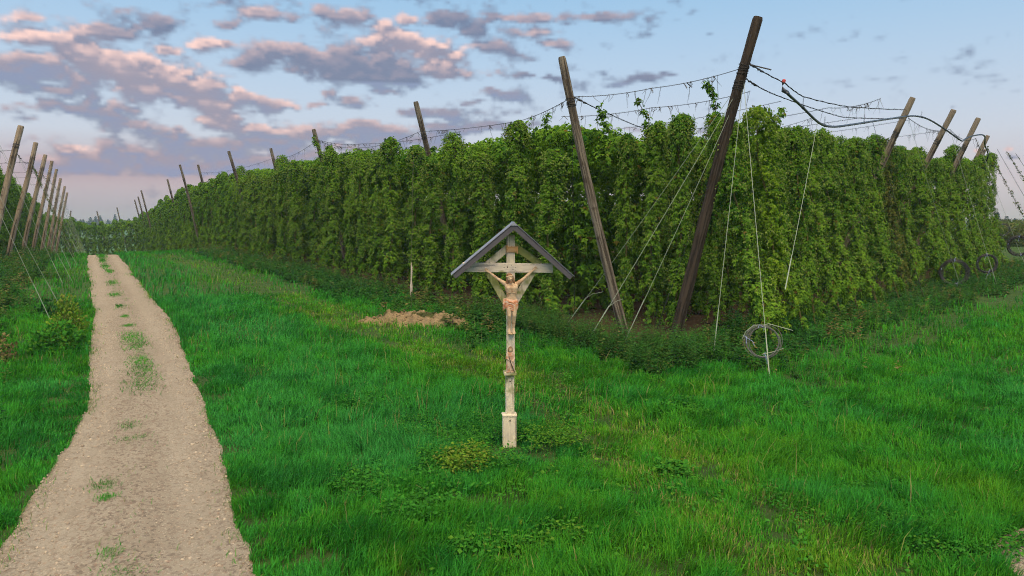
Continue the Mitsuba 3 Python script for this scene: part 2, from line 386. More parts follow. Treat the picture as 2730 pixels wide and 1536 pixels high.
gx, gy = axis(-1300, 1300, 60, 1.0, 1.10), axis(-110, 1300, 110, 1.0, 1.10)
X, Y = np.meshgrid(gx, gy)
i, j = np.meshgrid(np.arange(len(gy) - 1), np.arange(len(gx) - 1), indexing='ij')
k0 = i * len(gx) + j
put('ground', (np.stack([X, Y, height(X, Y)], -1).reshape(-1, 3), np.stack([k0, k0 + 1, k0 + len(gx) + 1, k0 + len(gx)], -1).reshape(-1, 4)), 'm_ground', smooth=True)
tag('ground', 'gently rising ground under the grass verges and hop fields', kind='structure')


EDGE_S = [3, 7.1, 8.6, 10.6, 12, 14.7, 18.9, 26.3, 42.6, 72.9, 90]
EDGE_L = [-1.5, -1.09, -.94, -.79, -.60, -.28, -.15, .0, -.14, -.25, -.3]
EDGE_R = [1.12, 1.26, 1.32, 1.46, 1.58, 1.75, 1.92, 2.14, 2.02, 1.97, 1.95]


def path_edges(s):
    q, q2 = np.stack([s * .45, s * 0, s * 0], -1), np.stack([s * 1.9, s * 0, s * 0], -1)
    l = np.interp(s, EDGE_S, EDGE_L) + .13 * (value(q, 61) - .5) + .07 * (value(q2, 62) - .5)
    r = np.interp(s, EDGE_S, EDGE_R) + .13 * (value(q, 71) - .5) + .07 * (value(q2, 72) - .5)
    return l, r


ps = np.concatenate([np.arange(-8, 30, .12), np.arange(30, 82, .4)])
pl, pr = path_edges(ps)
cols = np.linspace(0, 1, 25)
tt = pl[:, None] * (1 - cols) + pr[:, None] * cols
xy = ps[:, None, None] * PU + tt[..., None] * PT
u = tt - ((pl + pr) / 2)[:, None]
rut = -.022 * (np.exp(-((np.abs(u) - .72) / .3) ** 2)) + .012 * np.exp(-(u / .3) ** 2)
edge = -.05 * np.clip(np.abs(cols - .5) * 2 - .9, 0, .1) / .1
pz = height(xy[..., 0], xy[..., 1]) + .045 + rut + edge[None] + .006 * (value(np.concatenate([xy * 2.2, xy[..., :1] * 0], -1), 8) - .5)
i, j = np.meshgrid(np.arange(len(ps) - 1), np.arange(len(cols) - 1), indexing='ij')
k0 = i * len(cols) + j
put('gravel_path', (np.concatenate([xy, pz[..., None]], -1).reshape(-1, 3), np.stack([k0, k0 + 1, k0 + len(cols) + 1, k0 + len(cols)], -1).reshape(-1, 4)), 'm_gravel', smooth=True)
tag('gravel_path', 'pale tan gravel farm track with two wheel tracks running away on the left', kind='structure')

# loose stones on the track
n = 6500
s_ = 5.2 + 22 * RNG.random(n) ** 1.9
l_, r_ = path_edges(s_)
f_ = RNG.beta(.7, .7, n)
t_ = l_ + (r_ - l_) * (.02 + .96 * f_)
ico = trimesh.creation.icosahedron()
pxy = s_[:, None] * PU + t_[:, None] * PT
size = .005 + .017 * RNG.random(n) ** 4
rot = trimesh.transformations.random_rotation_matrix
R3 = np.linalg.qr(RNG.normal(size=(n, 3, 3)))[0] * (size[:, None, None] * (.6 + .7 * RNG.random((n, 1, 3))))
zz = height(pxy[:, 0], pxy[:, 1]) + .03
put('gravel_stones', scatter(np.array(ico.vertices), np.array(ico.faces), np.concatenate([pxy, zz[:, None]], 1), R3), 'm_stone', uv=np.repeat(np.stack([RNG.random(n), RNG.random(n)], 1), 12, 0))
tag('gravel_stones', 'loose small stones scattered over the gravel track', 'stones', kind='stuff')

# the corner of another track at the lower right edge
th = np.linspace(0, 2 * np.pi, 49)[:-1]
rr = 1.30 * (1 + .30 * (value(np.stack([np.cos(th) * 2.5, np.sin(th) * 2.5, th * 0], -1), 77) - .5))
rad = np.linspace(.0, 1, 14)
cxy = np.array([5.95, 6.6]) + (rad[:, None] * rr[None])[..., None] * np.stack([np.cos(th), np.sin(th)], -1)[None]
cz = height(cxy[..., 0], cxy[..., 1]) + .035 - .05 * np.clip((rad - .9) / .1, 0, 1)[:, None]
i, j = np.meshgrid(np.arange(13), np.arange(48), indexing='ij')
put('gravel_path_001', (np.concatenate([cxy, cz[..., None]], -1).reshape(-1, 3), np.stack([i * 48 + j, (i + 1) * 48 + j, (i + 1) * 48 + (j + 1) % 48, i * 48 + (j + 1) % 48], -1).reshape(-1, 4)), 'm_gravel', smooth=True)
tag('gravel_path_001', 'corner of sandy bare track at the lower right edge', kind='structure')

solid('m_wire_coil_grey', (.17, .17, .165), .5, .5)

# ---- grass --------------------------------------------------------------------------
def fnoise(x, y, scale, seed, octaves=3):
    return meshkit.fbm(np.stack([x * scale, y * scale, x * 0 + .5], -1), octaves, seed)


def blades(x, y, length, width, tone, rng, flat=0.0, base=0.0):
    n = len(x)
    # neighbours fall the same way, so the sward shows swirls and partings
    az = 9 * fnoise(x, y, 1.3, 111, 2) + 5 * fnoise(x, y, .4, 112, 2) + rng.normal(0, .95, n)
    d = np.stack([np.cos(az), np.sin(az), az * 0], -1)
    side = np.stack([-np.sin(az + rng.normal(0, .5, n)), np.cos(az), az * 0], -1)
    lean = np.clip(rng.beta(1.6, 3.0, n) * 1.1 + flat, 0, 1.35)
    up = np.array([0, 0, 1.0])
    p0 = np.stack([x, y, height(x, y) - .015 + base], -1)
    a1, a2 = lean * .55, lean * 1.35 + rng.normal(.18, .14, n)
    p1 = p0 + (d * np.sin(a1)[:, None] + up * np.cos(a1)[:, None]) * (length * .55)[:, None]
    p2 = p1 + (d * np.sin(a2)[:, None] + up * np.cos(a2)[:, None]) * (length * .5)[:, None]
    w = (side * width[:, None])
    v = np.stack([p0 - w * .5, p0 + w * .5, p1 - w * .42, p1 + w * .42, p2], 1).reshape(-1, 3)
    f = (np.array([[0, 1, 3], [0, 3, 2], [2, 3, 4]])[None] + (np.arange(n) * 5)[:, None, None]).reshape(-1, 3)
    return (v, f), np.repeat(np.stack([rng.random(n), np.clip(tone, 0, 1)], 1), 5, 0)


def sector(n, r0, r1, rng, half=45.0):
    r = np.sqrt(r0 * r0 + (r1 * r1 - r0 * r0) * rng.random(n))
    a = np.radians((rng.random(n) * 2 - 1) * half)
    return r * np.sin(a), r * np.cos(a)


def path_st(x, y):
    return x * PU[0] + y * PU[1], x * PT[0] + y * PT[1]


# the mown strip and wheel marks that run beside the hops and swing round past the cross
STRIP = np.array([(-27.5, 58.8), (-18, 44.5), (-9.6, 30.9), (-5.6, 24.0), (-2.2, 18.8), (.33, 14.63), (1.34, 11.65), (1.95, 10.2), (2.43, 8.7), (2.8, 7.6), (3.1, 6.8)])


def strip_distance(x, y):
    best = np.full(len(x), 1e9)
    for a, b in zip(STRIP[:-1], STRIP[1:]):
        ab = b - a
        k = np.clip(((x - a[0]) * ab[0] + (y - a[1]) * ab[1]) / (ab @ ab), 0, 1)
        best = np.minimum(best, np.hypot(x - a[0] - k * ab[0], y - a[1] - k * ab[1]))
    return best


CENTRE_TUFTS = [(70, .8, 3.2, .25), (64, .78, 3.2, .25), (58, .75, 2.2, .2), (52, .8, 2.0, .2), (47.5, .9, 1.2, .15), (39.7, .88, 1.1, .2), (34.2, .83, .8, .2), (30, .85, .4, .12), (27.0, .9, .3, .1), (22.6, .91, .75, .24), (21.2, .93, .9, .26), (18.75, .88, .75, .2), (17.6, .86, .7, .24), (16.3, .78, .7, .24), (13.2, .43, .22, .14), (12.4, .45, .13, .2), (10.45, .05, .2, .14), (9.95, .06, .1, .12), (8.25, .04, .13, .1), (7.75, .12, .16, .22), (24.8, .9, .25, .15)]   # along the track, across it, half length, half width


def grass_zone(n, r0, r1, scale, rng, flat=0.0):
    x, y = sector(n, r0, r1, rng)
    # blades stand in tufts
    x, y = x + rng.normal(0, .05, n), y + rng.normal(0, .05, n)
    s, t = path_st(x, y)
    l, r = path_edges(s)
    rs, rt = row_coords(x, y)
    out = beyond_face(x, y)
    fine, broad, tuft = fnoise(x, y, 1.7, 81), fnoise(x, y, .28, 82), fnoise(x, y, 2.1, 83, 3)
    overhang = (fine - .5) * .16
    keep = (t < l + overhang * .7 + .05) | (t > r + overhang * .7 - .05)
    keep &= np.hypot(x - 5.95, y - 6.6) > 1.18 + .35 * fine
    keep &= ~((rt > 11.6 + (fine - .5) * 2) & (out < .3))                     # bare earth under the hops
    left_weeds = np.clip((-2.0 - t + (broad - .5) * 2) / 1.2, 0, 1)
    bare = (fnoise(x, y, .45, 84) > .60) & (t < -3.4)
    keep &= ~bare & (rng.random(n) > left_weeds * .5)
    keep &= rng.random(n) > .75 * ((out > 0) & (out < 5.5 + (fine - .5) * 3) & (rt > 12.4))
    gap = np.clip((tuft - .33) * 5, .15, 1)
    keep &= rng.random(n) < gap
    strip = np.exp(-(strip_distance(x, y) / .95) ** 4) * np.clip(1.15 - np.abs(fine - .5) * 1.2, 0, 1)
    ruts = strip * np.clip(np.abs(np.abs(strip_distance(x, y) - .55) - .0) < .22, 0, 1)
    keep &= rng.random(n) > ruts * .45
    verge = np.clip(1 - np.minimum(np.abs(t - l), np.abs(t - r)) / .75, 0, 1) * (s < 20)
    lush = np.clip(1 - np.abs(rt - 4.3) / 2.6, 0, 1) * (s > 9) + np.exp(-((x - .2) / 2.2) ** 2 - ((y - 13.2) / 1.4) ** 2)
    length = .66 * (.13 + .20 * broad + .52 * np.clip(tuft - .38, -.1, .4) + .12 * np.clip(lush, 0, 1)) * (1 - .45 * strip) * (1 - .42 * verge) * (.7 + .6 * rng.random(n))
    length *= 1 - .8 * np.exp(-((x + .02) / .5) ** 2 - ((y - 10.3) / .6) ** 2)
    length = np.clip(length, .06, .6)
    tone = .31 + (broad - .5) * .75 + (fine - .5) * .6 - .20 * np.clip(lush, 0, 1) - .25 * (tuft - .5) + .22 * strip + .10 * np.clip(left_weeds, 0, 1) + rng.normal(0, .07, n)
    tone = np.clip(tone, .02, .74)
    straw = rng.random(n) < .010 + .06 * strip + .05 * left_weeds + .12 * ruts
    tone = np.where(straw, .86 + .14 * rng.random(n), tone)
    width = (.0078 + .006 * rng.random(n) ** 1.5) * scale
    k = keep
    return blades(x[k], y[k], length[k] * (1 + (scale - 1) * .12), width[k], tone[k], rng, flat=flat)


def build_grass():
    rng = np.random.default_rng(5)
    layers = [grass_zone(300000, 5.4, 11.5, 1.0, rng), grass_zone(250000, 11.5, 19, 1.35, rng), grass_zone(170000, 19, 32, 2.1, rng), grass_zone(110000, 32, 80, 3.6, rng)]
    # tufts on the crown of the track and along its ragged edges
    xs, ys, ln, tn, sc = [], [], [], [], []
    for s0, u0, ls, lt in CENTRE_TUFTS:
        m = int(240 * (.7 + 14 * ls * lt)) if s0 < 30 else int(260 * ls)
        s, t = s0 + rng.normal(0, ls * .7, m), u0 + rng.normal(0, lt * .62, m)
        q = s[:, None] * PU + t[:, None] * PT
        xs.append(q[:, 0]), ys.append(q[:, 1]), ln.append(.035 + .06 * rng.random(m)), tn.append(.34 + .2 * rng.normal(0, .5, m)), sc.append(np.full(m, 1.0 if s0 < 16 else 1.6 if s0 < 30 else 3))
    x, y, ln, tn, sc = map(np.concatenate, (xs, ys, ln, tn, sc))
    layers.append(blades(x, y, ln * (1 + .25 * (sc - 1)), .007 * sc, np.clip(tn, .1, .7), rng, flat=.35, base=.04))
    # thin growth creeping over the crown and in from both edges, and tall dry stalks in the sward
    n = 9000
    s = 5.5 + 45 * rng.random(n) ** 1.6
    l, r = path_edges(s)
    where = rng.random(n)
    t = np.where(where < .30, (l + r) / 2 + rng.normal(0, .16, n), np.where(where < .65, l + np.abs(rng.normal(0, .13, n)), r - np.abs(rng.normal(0, .13, n))))
    q = s[:, None] * PU + t[:, None] * PT
    k = rng.random(n) < np.clip((fnoise(q[:, 0], q[:, 1], 1.2, 107) - .44) * 5, 0, 1)
    q, far = q[k], 1 + np.clip((s[k] - 12) / 14, 0, 2)
    m = len(q)
    layers.append(blades(q[:, 0], q[:, 1], (.03 + .07 * rng.random(m)) * (1 + .15 * far), .006 * far, np.where(rng.random(m) < .2, .9, .45 + .15 * rng.normal(0, 1, m)), rng, flat=.3, base=.035))
    x, y = sector(2600, 6, 24, rng)
    s, t = path_st(x, y)
    k = (t > 2.3) & (row_coords(x, y)[1] < 11.5) & (fnoise(x, y, .6, 108) > .5)
    m = int(k.sum())
    layers.append(blades(x[k], y[k], .32 + .25 * rng.random(m), np.full(m, .005) * (1 + np.hypot(x[k], y[k]) / 20), .84 + .16 * rng.random(m), rng))
    mesh = join([a for a, _ in layers])
    put('grass', mesh, 'm_grass', uv=np.vstack([b for _, b in layers]))
    tag('grass', 'lush uneven green grass on the verges, round the cross and on the crown of the track', 'grass', kind='stuff')


build_grass()

# ---- broad-leaved ground cover ---------------------------------------------------------
LEAF4 = (np.array([[0, 0, 0], [-.36, .5, -.06], [0, 1, -.16], [.36, .5, -.06], [0, .5, .05]]), np.array([[0, 4, 1], [1, 4, 2], [0, 3, 4], [4, 3, 2]]))
LEAF2 = (np.array([[0, 0, 0], [-.3, .48, .0], [0, 1, -.12], [.3, .48, .0]]), np.array([[0, 3, 1], [1, 3, 2]]))


def spires(x, y, h, rng, leaf=.095, levels=9, tone=.3, z=0.0, droop=.35):
    """Nettle-like stems: pairs of pointed leaves, crosswise, shorter towards the tip."""
    n = len(x)
    lean = rng.normal(0, .12, (n, 2))
    pos, tip, nor, size, who = [], [], [], [], []
    for k in range(levels):
        f = (k + 1.2) / (levels + .4)
        for side in range(4 if k % 3 else 3):
            az = rng.random(n) * .8 + side * np.pi / 2 + (k % 2) * np.pi / 4
            d = np.stack([np.cos(az), np.sin(az), np.zeros(n)], -1)
            zz = h * f + rng.normal(0, .02, n)
            pos.append(np.stack([x + lean[:, 0] * zz, y + lean[:, 1] * zz, zz], -1) + d * .012)
            tip.append(d + np.array([0, 0, 1.0]) * (.5 * f - droop + rng.normal(0, .2, n))[:, None])
            nor.append(np.array([0, 0, 1.0]) + d * .3 + rng.normal(0, .2, (n, 3)))
            size.append(leaf * (1.15 - .65 * f) * (.75 + .5 * rng.random(n)))
            who.append(np.arange(n))
    pos, tip, nor, size, who = map(np.concatenate, (pos, tip, nor, size, who))
    pos[:, 2] += (height(x, y) + z)[who]
    v, f = scatter(*LEAF2, pos, frames(tip, nor, size))
    tones = np.clip((np.broadcast_to(tone, (n,)) + rng.normal(0, .1, n))[who] + rng.normal(0, .05, len(who)), 0, 1)
    return (v, f), np.repeat(np.stack([rng.random(len(who)), tones], 1), 4, 0)


def rosettes(x, y, h, rng, leaf=.08, count=9, tone=.4, z=0.0):
    """Low leafy plants: leaves on short stalks, held flat."""
    n = len(x)
    who = np.repeat(np.arange(n), count)
    m = len(who)
    az = rng.random(m) * 2 * np.pi
    d = np.stack([np.cos(az), np.sin(az), np.zeros(m)], -1)
    reach = rng.random(m)
    pos = np.stack([x[who], y[who], height(x, y)[who] + z + h[who] * (.35 + .65 * rng.random(m))], -1) + d * (.10 * reach)[:, None]
    tip = d + np.stack([rng.normal(0, .3, m), rng.normal(0, .3, m), rng.normal(-.05, .35, m)], -1)
    nor = np.array([0, 0, 1.0]) + rng.normal(0, .35, (m, 3))
    v, f = scatter(*LEAF4, pos, frames(tip, nor, leaf * (.6 + .8 * rng.random(m))))
    tones = np.clip(np.broadcast_to(tone, (n,))[who] + rng.normal(0, .08, m), 0, 1)
    return (v, f), np.repeat(np.stack([rng.random(m), tones], 1), 5, 0)


def stuff(key, layers, bsdf, label, category):
    put(key, join([a for a, _ in layers]), bsdf, uv=np.vstack([b for _, b in layers]))
    tag(key, label, category, kind='stuff')


def build_cover():
    rng = np.random.default_rng(17)
    # nettles in front of the near row ends
    x, y = sector(30000, 9, 24, rng)
    s, t = row_coords(x, y)
    out = beyond_face(x, y)
    wob = (fnoise(x, y, .7, 91) - .5) * 1.6
    front = (t > 10.7 + wob) & (t < 12.9 + wob * .4) & (out > -7) & (out < 3.0 + wob) & (s < 21.5)
    dense = fnoise(x, y, 1.1, 92) > .38
    k = np.flatnonzero(front & dense)[:1150]
    h = .26 + .40 * fnoise(x[k], y[k], .8, 93) + .50 * rng.random(len(k)) ** 2.2
    stuff('nettles', [spires(x[k], y[k], h, rng, leaf=.088, levels=10, tone=.36 + .35 * rng.random(len(k)))], 'm_weed', 'dark green nettles with pointed tops in a band before the hops', 'nettles')

    # rank weeds: along the foot of the hop rows, in front of the row ends, and on the left bank
    x, y = sector(60000, 9, 75, rng)
    s, t = row_coords(x, y)
    ps_, pt_ = path_st(x, y)
    out = beyond_face(x, y)
    w2 = (fnoise(x, y, .35, 94) - .5) * 2
    a = (t > 9.3 + w2 * 1.2) & (t < 12.6) & (out < -3) & (s < 70) & (fnoise(x, y, .9, 95) > .36)
    b = (out > .2 + w2) & (out < 4.0 + w2 * 1.4) & (t > 12.6) & (s < 36) & (fnoise(x, y, .8, 96) > .34)
    c = (pt_ < -2.4 + w2 * .8) & (pt_ > -7.5) & (ps_ < 80) & (fnoise(x, y, .6, 97) > .40)
    d = (pt_ < -1.2) & (pt_ > -2.6 + w2) & (ps_ < 75) & (fnoise(x, y, .5, 98) > .60)
    e = (out > 3.5) & (out < 12) & (t > 9) & (s < 30) & (fnoise(x, y, .5, 99) > .52)
    e2 = (out > -14) & (t > 8.6) & (t < 10.6 + w2) & (s > 14) & (s < 60) & (fnoise(x, y, .55, 101) > .55)
    layers = []
    for mask, most, hh, tone, leaf, levels in ((a, 1900, .42, .36, .13, 6), (b, 2500, .40, .36, .10, 7), (c, 2400, .55, .50, .13, 6), (d, 420, .4, .42, .11, 6), (e, 900, .2, .40, .085, 4), (e2, 800, .34, .34, .11, 5)):
        k = np.flatnonzero(mask)[:most]
        hv = hh * (.45 + .9 * rng.random(len(k))) * (.6 + .8 * fnoise(x[k], y[k], .5, 102))
        tn = tone + (fnoise(x[k], y[k], .4, 103) - .5) * 1.3 + .12 + (.35 * (rng.random(len(k)) < .08))
        far = 1 + np.clip((np.hypot(x[k], y[k]).mean() - 20) / 30, 0, 1) * .5
        layers.append(spires(x[k], y[k], hv, rng, leaf=leaf * far, levels=levels, tone=tn, droop=.15))
    k = np.flatnonzero(a | b)[-420:]
    layers.append(spires(x[k], y[k], .6 + .55 * rng.random(len(k)), rng, leaf=.055, levels=11, tone=.62 + .4 * rng.random(len(k)), droop=-.2))
    stuff('rank_weeds', layers, 'm_weed', 'dark rank weeds along the foot of the hop rows and on the left bank', 'weeds')

    # leafy cover round the foot of the cross and in the foreground
    def cloud(cx, cy, rx, ry, n):
        a, r = rng.random(n) * 2 * np.pi, np.sqrt(rng.random(n))
        return cx + rx * r * np.cos(a), cy + ry * r * np.sin(a)

    layers = []
    for cx, cy, rx, ry, n, hh, tone, leaf in ((-.75, 11.2, 1.0, .8, 520, .20, .36, .06), (-.55, 10.0, .75, .6, 330, .20, .42, .06), (-.62, 9.75, .34, .36, 160, .22, .74, .075), (.55, 10.9, .5, .5, 170, .18, .56, .06), (-1.5, 9.2, .8, .6, 130, .14, .36, .085),
                                              (-1.0, 8.3, .5, .4, 70, .14, .36, .10), (.1, 7.6, .7, .3, 80, .12, .50, .075), (4.2, 8.6, 1.3, 1.0, 200, .08, .36, .065), (3.9, 10.6, .9, .7, 90, .1, .33, .07), (2.1, 9.6, .25, .2, 26, .10, .45, .11), (-.3, 7.4, .3, .2, 24, .10, .45, .11), (2.9, 12.6, .5, .4, 50, .16, .4, .1), (-2.4, 13.0, .8, .6, 120, .18, .34, .075), (4.6, 7.6, .7, .6, 160, .1, .4, .07)):
        x, y = cloud(cx, cy, rx, ry, int(n * 1.25))
        k = np.hypot(x + .02, (y - 10.4) * .8) > .36
        x, y = x[k], y[k]
        layers.append(rosettes(x, y, .05 + 1.0 * hh * (.5 + .9 * rng.random(len(x))), rng, leaf=leaf * .6, tone=tone - .05, count=9))
    x, y = sector(2600, 6, 17, rng)
    s, t = path_st(x, y)
    k = (t > 2.5) & (row_coords(x, y)[1] < 10.5) & (fnoise(x, y, .9, 105) > .52)
    x, y = x[k], y[k]
    layers.append(rosettes(x, y, .07 + .12 * rng.random(len(x)), rng, leaf=.055, count=7, tone=.42))
    stuff('leafy_ground_cover', layers, 'm_weed_bright', 'low leafy weeds round the foot of the cross and through the grass', 'ground cover')


leafy('m_weed_bright', lambda p, n, uv: by_kind(uv.y, [(0, (.03, .16, .03)), (.4, (.055, .24, .028)), (.7, (.17, .30, .03)), (1, (.32, .28, .09))]) * (.7 + .6 * uv.x), .6)
build_cover()


def shrub(key, cx, cy, rx, rz, n, leaf, tone, label, category, bsdf='m_weed_bright', upright=.3):
    rng = np.random.default_rng(len(labels) + 3)
    d = unit(rng.normal(size=(n, 3)))
    d[:, 2] = np.abs(d[:, 2])
    r = (.55 + .5 * rng.random(n)) * (.8 + .4 * meshkit.fbm(d * 2.2, 3, 7))
    pos = d * np.array([rx, rx, rz]) * r[:, None] + on(cx, cy, .02)
    m = frames(d * .7 + np.array([0, 0, upright]) + rng.normal(0, .45, (n, 3)), d + np.array([0, 0, .8]) + rng.normal(0, .3, (n, 3)), leaf * (.6 + .8 * rng.random(n)))
    put(key + '__foliage', scatter(*LEAF4, pos, m), bsdf, uv=np.repeat(np.stack([rng.random(n), np.clip(tone + rng.normal(0, .1, n), 0, 1)], 1), 5, 0))
    st = []
    for k in range(7):
        e = pos[rng.integers(n)]
        st.append(tube([on(cx, cy, -.05), (on(cx, cy) + e) / 2 + [0, 0, .1], e], [.012, .009, .005], 5))
    put(key + '__stem', join(st), 'm_stem')
    tag(key, label, category)


shrub(numbered('shrub'), -11.1, 18.3, .62, .62, 900, .12, .42, 'rounded bright green leafy shrub on the left bank beside the track', 'shrub')
shrub(numbered('tall_weed'), -12.2, 20.6, .45, 1.05, 700, .09, .70, 'tall yellowish dried weed just behind the green shrub on the left bank', 'weed', 'm_weed_bright', 1.0)
shrub(numbered('shrub'), -14.6, 24.2, .7, .5, 500, .13, .30, 'low dark shrub on the left bank next to the grass verge, beyond the yellowish weed', 'shrub', 'm_weed')
shrub(numbered('tall_weed'), -11.6, 16.9, .4, .6, 320, .09, .95, 'straw coloured dead weed at the left edge in front of the green shrub', 'weed', 'm_weed')


# ---- hop plants ---------------------------------------------------------------------------
HOP_LEAF = (np.array([[0, 0, 0], [-.56, .40, -.14], [-.2, .5, .03], [0, 1, -.2], [.2, .5, .03], [.56, .40, -.14]]), np.array([[0, 2, 1], [0, 3, 2], [0, 4, 3], [0, 5, 4]]))
CONE = (np.array([[0, 0, 0], [.5, .4, 0], [-.25, .4, .43], [-.25, .4, -.43], [0, 1, 0]]), np.array([[0, 1, 2], [0, 2, 3], [0, 3, 1], [4, 2, 1], [4, 3, 2], [4, 1, 3]]))


def hop_meshes(seed, tall=6.3, laterals=150, per=26, leaf=.10, cones=620, splay=0.0, wide=.46, low=.15, spray=0.0, flare=1.0):
    """One hop plant as (foliage, cones, bine): bine on a string, side shoots drooping from it, leaves and cones along them. splay: how far the foot stands out towards -y."""
    rng = np.random.default_rng(seed)
    ph = rng.random(4) * 6.3

    def centre(z):
        k = np.clip(1 - z / (tall * .92), 0, 1) ** 1.15
        return np.stack([.07 * np.sin(z * 1.3 + ph[0]) + .04 * np.sin(z * 2.9 + ph[1]), -splay * k + .07 * np.sin(z * 1.1 + ph[2]), z], -1)

    def girth(z):
        f = z / tall
        return wide * np.interp(f, [0, .06, .16, .4, .75, .95, 1.02], [.75, 1.0, 1.05, .95, 1.0, 1.1 * flare, 1.0 * flare]) * (.78 + .55 * value(np.stack([z * .9, z * 0 + seed, z * 0], -1), 3))

    n = laterals
    z = low + .15 + (tall - low - .1) * np.where(rng.random(n) < (.17 if flare == 1 else .4), 1 - .06 * rng.random(n), rng.random(n) ** .85)
    az = rng.random(n) * 2 * np.pi
    reach = girth(z) * (.55 + .55 * rng.random(n))
    hang = (.30 + .75 * rng.random(n) ** 1.4)
    who = np.repeat(np.arange(n), per)
    m = len(who)
    k = rng.random(m) ** .8
    d = np.stack([np.cos(az), np.sin(az), np.zeros(n)], -1)[who]
    drop = .12 * np.sin(np.minimum(k * 3, 1) * 1.57) - hang[who] * np.clip(k - .25, 0, 1) ** 1.3        # side shoots arch out, then hang straight down
    pos = centre(z[who]) + d * (reach[who] * (1 - (1 - k) ** 2.2))[:, None] + np.array([0, 0, 1.0]) * drop[:, None] + rng.normal(0, .038, (m, 3))
    pos[:, 2] = np.maximum(pos[:, 2], .08)
    tip = d * .5 + np.array([0, 0, -.9]) + rng.normal(0, .36, (m, 3))
    nor = d * .9 + np.array([0, 0, .8]) + rng.normal(0, .3, (m, 3))
    size = leaf * (.55 + .75 * rng.random(m)) * np.interp(pos[:, 2] / tall, [0, .5, 1], [1.2, 1.0, .9])
    if spray:
        q = int(90 * spray)
        zz = tall - .3 + spray * rng.random(q)
        a2 = rng.random(q) * 6.28
        dd = np.stack([np.cos(a2), np.sin(a2), a2 * 0], -1)
        fat = .07 + .15 * (np.sin(zz * 7 + seed) > .1)
        pos = np.vstack([pos, centre(np.minimum(zz, tall)) * [1, 1, 0] + np.stack([zz * 0 + .12 * np.sin(zz * 2 + seed), zz * 0, zz], -1) + dd * (fat * rng.random(q))[:, None]])
        tip = np.vstack([tip, dd * .8 + [0, 0, -.7] + rng.normal(0, .3, (q, 3))])
        nor = np.vstack([nor, dd * .6 + [0, 0, .8] + rng.normal(0, .3, (q, 3))])
        size = np.concatenate([size, leaf * (.8 + .6 * rng.random(q))])
    foliage = scatter(*HOP_LEAF, pos, frames(tip, nor, size))
    fuv = np.repeat(np.stack([rng.random(len(pos)), rng.random(len(pos))], 1), 6, 0)
    out = {'foliage': (foliage, fuv)}
    if cones:
        pick = rng.choice(np.flatnonzero(k > .45), cones)
        cp = pos[:m][pick] + d[pick] * .06 + rng.normal(0, .03, (cones, 3)) + [0, 0, -.02]
        cp = cp[cp[:, 2] > 1.2]
        c = len(cp)
        out['cones'] = (scatter(*CONE, cp, frames(rng.normal(0, .25, (c, 3)) + [0, 0, -1], rng.normal(0, 1, (c, 3)), .052 * (.7 + .6 * rng.random(c)), .62)), np.repeat(rng.random((c, 2)), 5, 0))
    zz = np.linspace(-.05, tall + spray - .1, 12)
    pts = centre(np.minimum(zz, tall))
    pts[:, 2] = zz
    out['bine'] = (join([tube(pts + [.02 * math.cos(q), .02 * math.sin(q), 0], .012, 4, cap=False) for q in (0, 2, 4)]), None)
    return out


def hop_group(name, leaf_bsdf='m_hop', **how):
    g = {'type': 'shapegroup'}
    for part, (mesh, uv) in hop_meshes(**how).items():
        g[part] = mikit.ply(mesh, {'foliage': leaf_bsdf, 'cones': 'm_cone', 'bine': 'm_stem'}[part], uv=uv)
    scene[name] = g
    return name


NEAR = [hop_group(f'hop_near_{k}', seed=100 + k, tall=[6.35, 6.0, 6.5, 6.2][k], wide=[.28, .25, .31, .27][k], laterals=200, cones=1400) for k in range(4)]
ENDS = [hop_group(f'hop_end_{k}', seed=140 + k, tall=[6.2, 6.0, 6.4][k], wide=[.33, .31, .36][k], splay=[1.55, 1.75, 1.4][k], laterals=210, low=.1, cones=1500) for k in range(3)]
YELLOW = [hop_group('hop_yellow', 'm_hop_yellow', seed=160, tall=6.1, wide=.42, splay=1.0, laterals=190, cones=1300)]
BROWN = [hop_group('hop_brown', 'm_hop_brown', seed=170, tall=6.2, wide=.34, splay=1.3, cones=300)]
FAR = [hop_group(f'hop_far_{k}', seed=180 + k, tall=[6.4, 6.2, 6.6][k], wide=[.30, .27, .33][k], laterals=150, per=15, leaf=.145, cones=0) for k in range(3)]


def plant(group, x, y, turn, stretch=1.0, label=None, members=None, wide=1.0, name='hop_plant', sink=0.0):
    key = numbered(name)
    scene[key] = {'type': 'instance', 'shapegroup': {'type': 'ref', 'id': group}, 'to_world': T().translate(on(x, y, -.02 - sink).tolist()).rotate([0, 0, 1], float(turn)).scale([wide, wide, stretch])}
    tag(key, label, 'hop plant', members)
    for part in ('foliage', 'cones'):
        if part in scene[group]:
            labels[f'{key}__{part}'] = {'kind': 'stuff'}
    return key


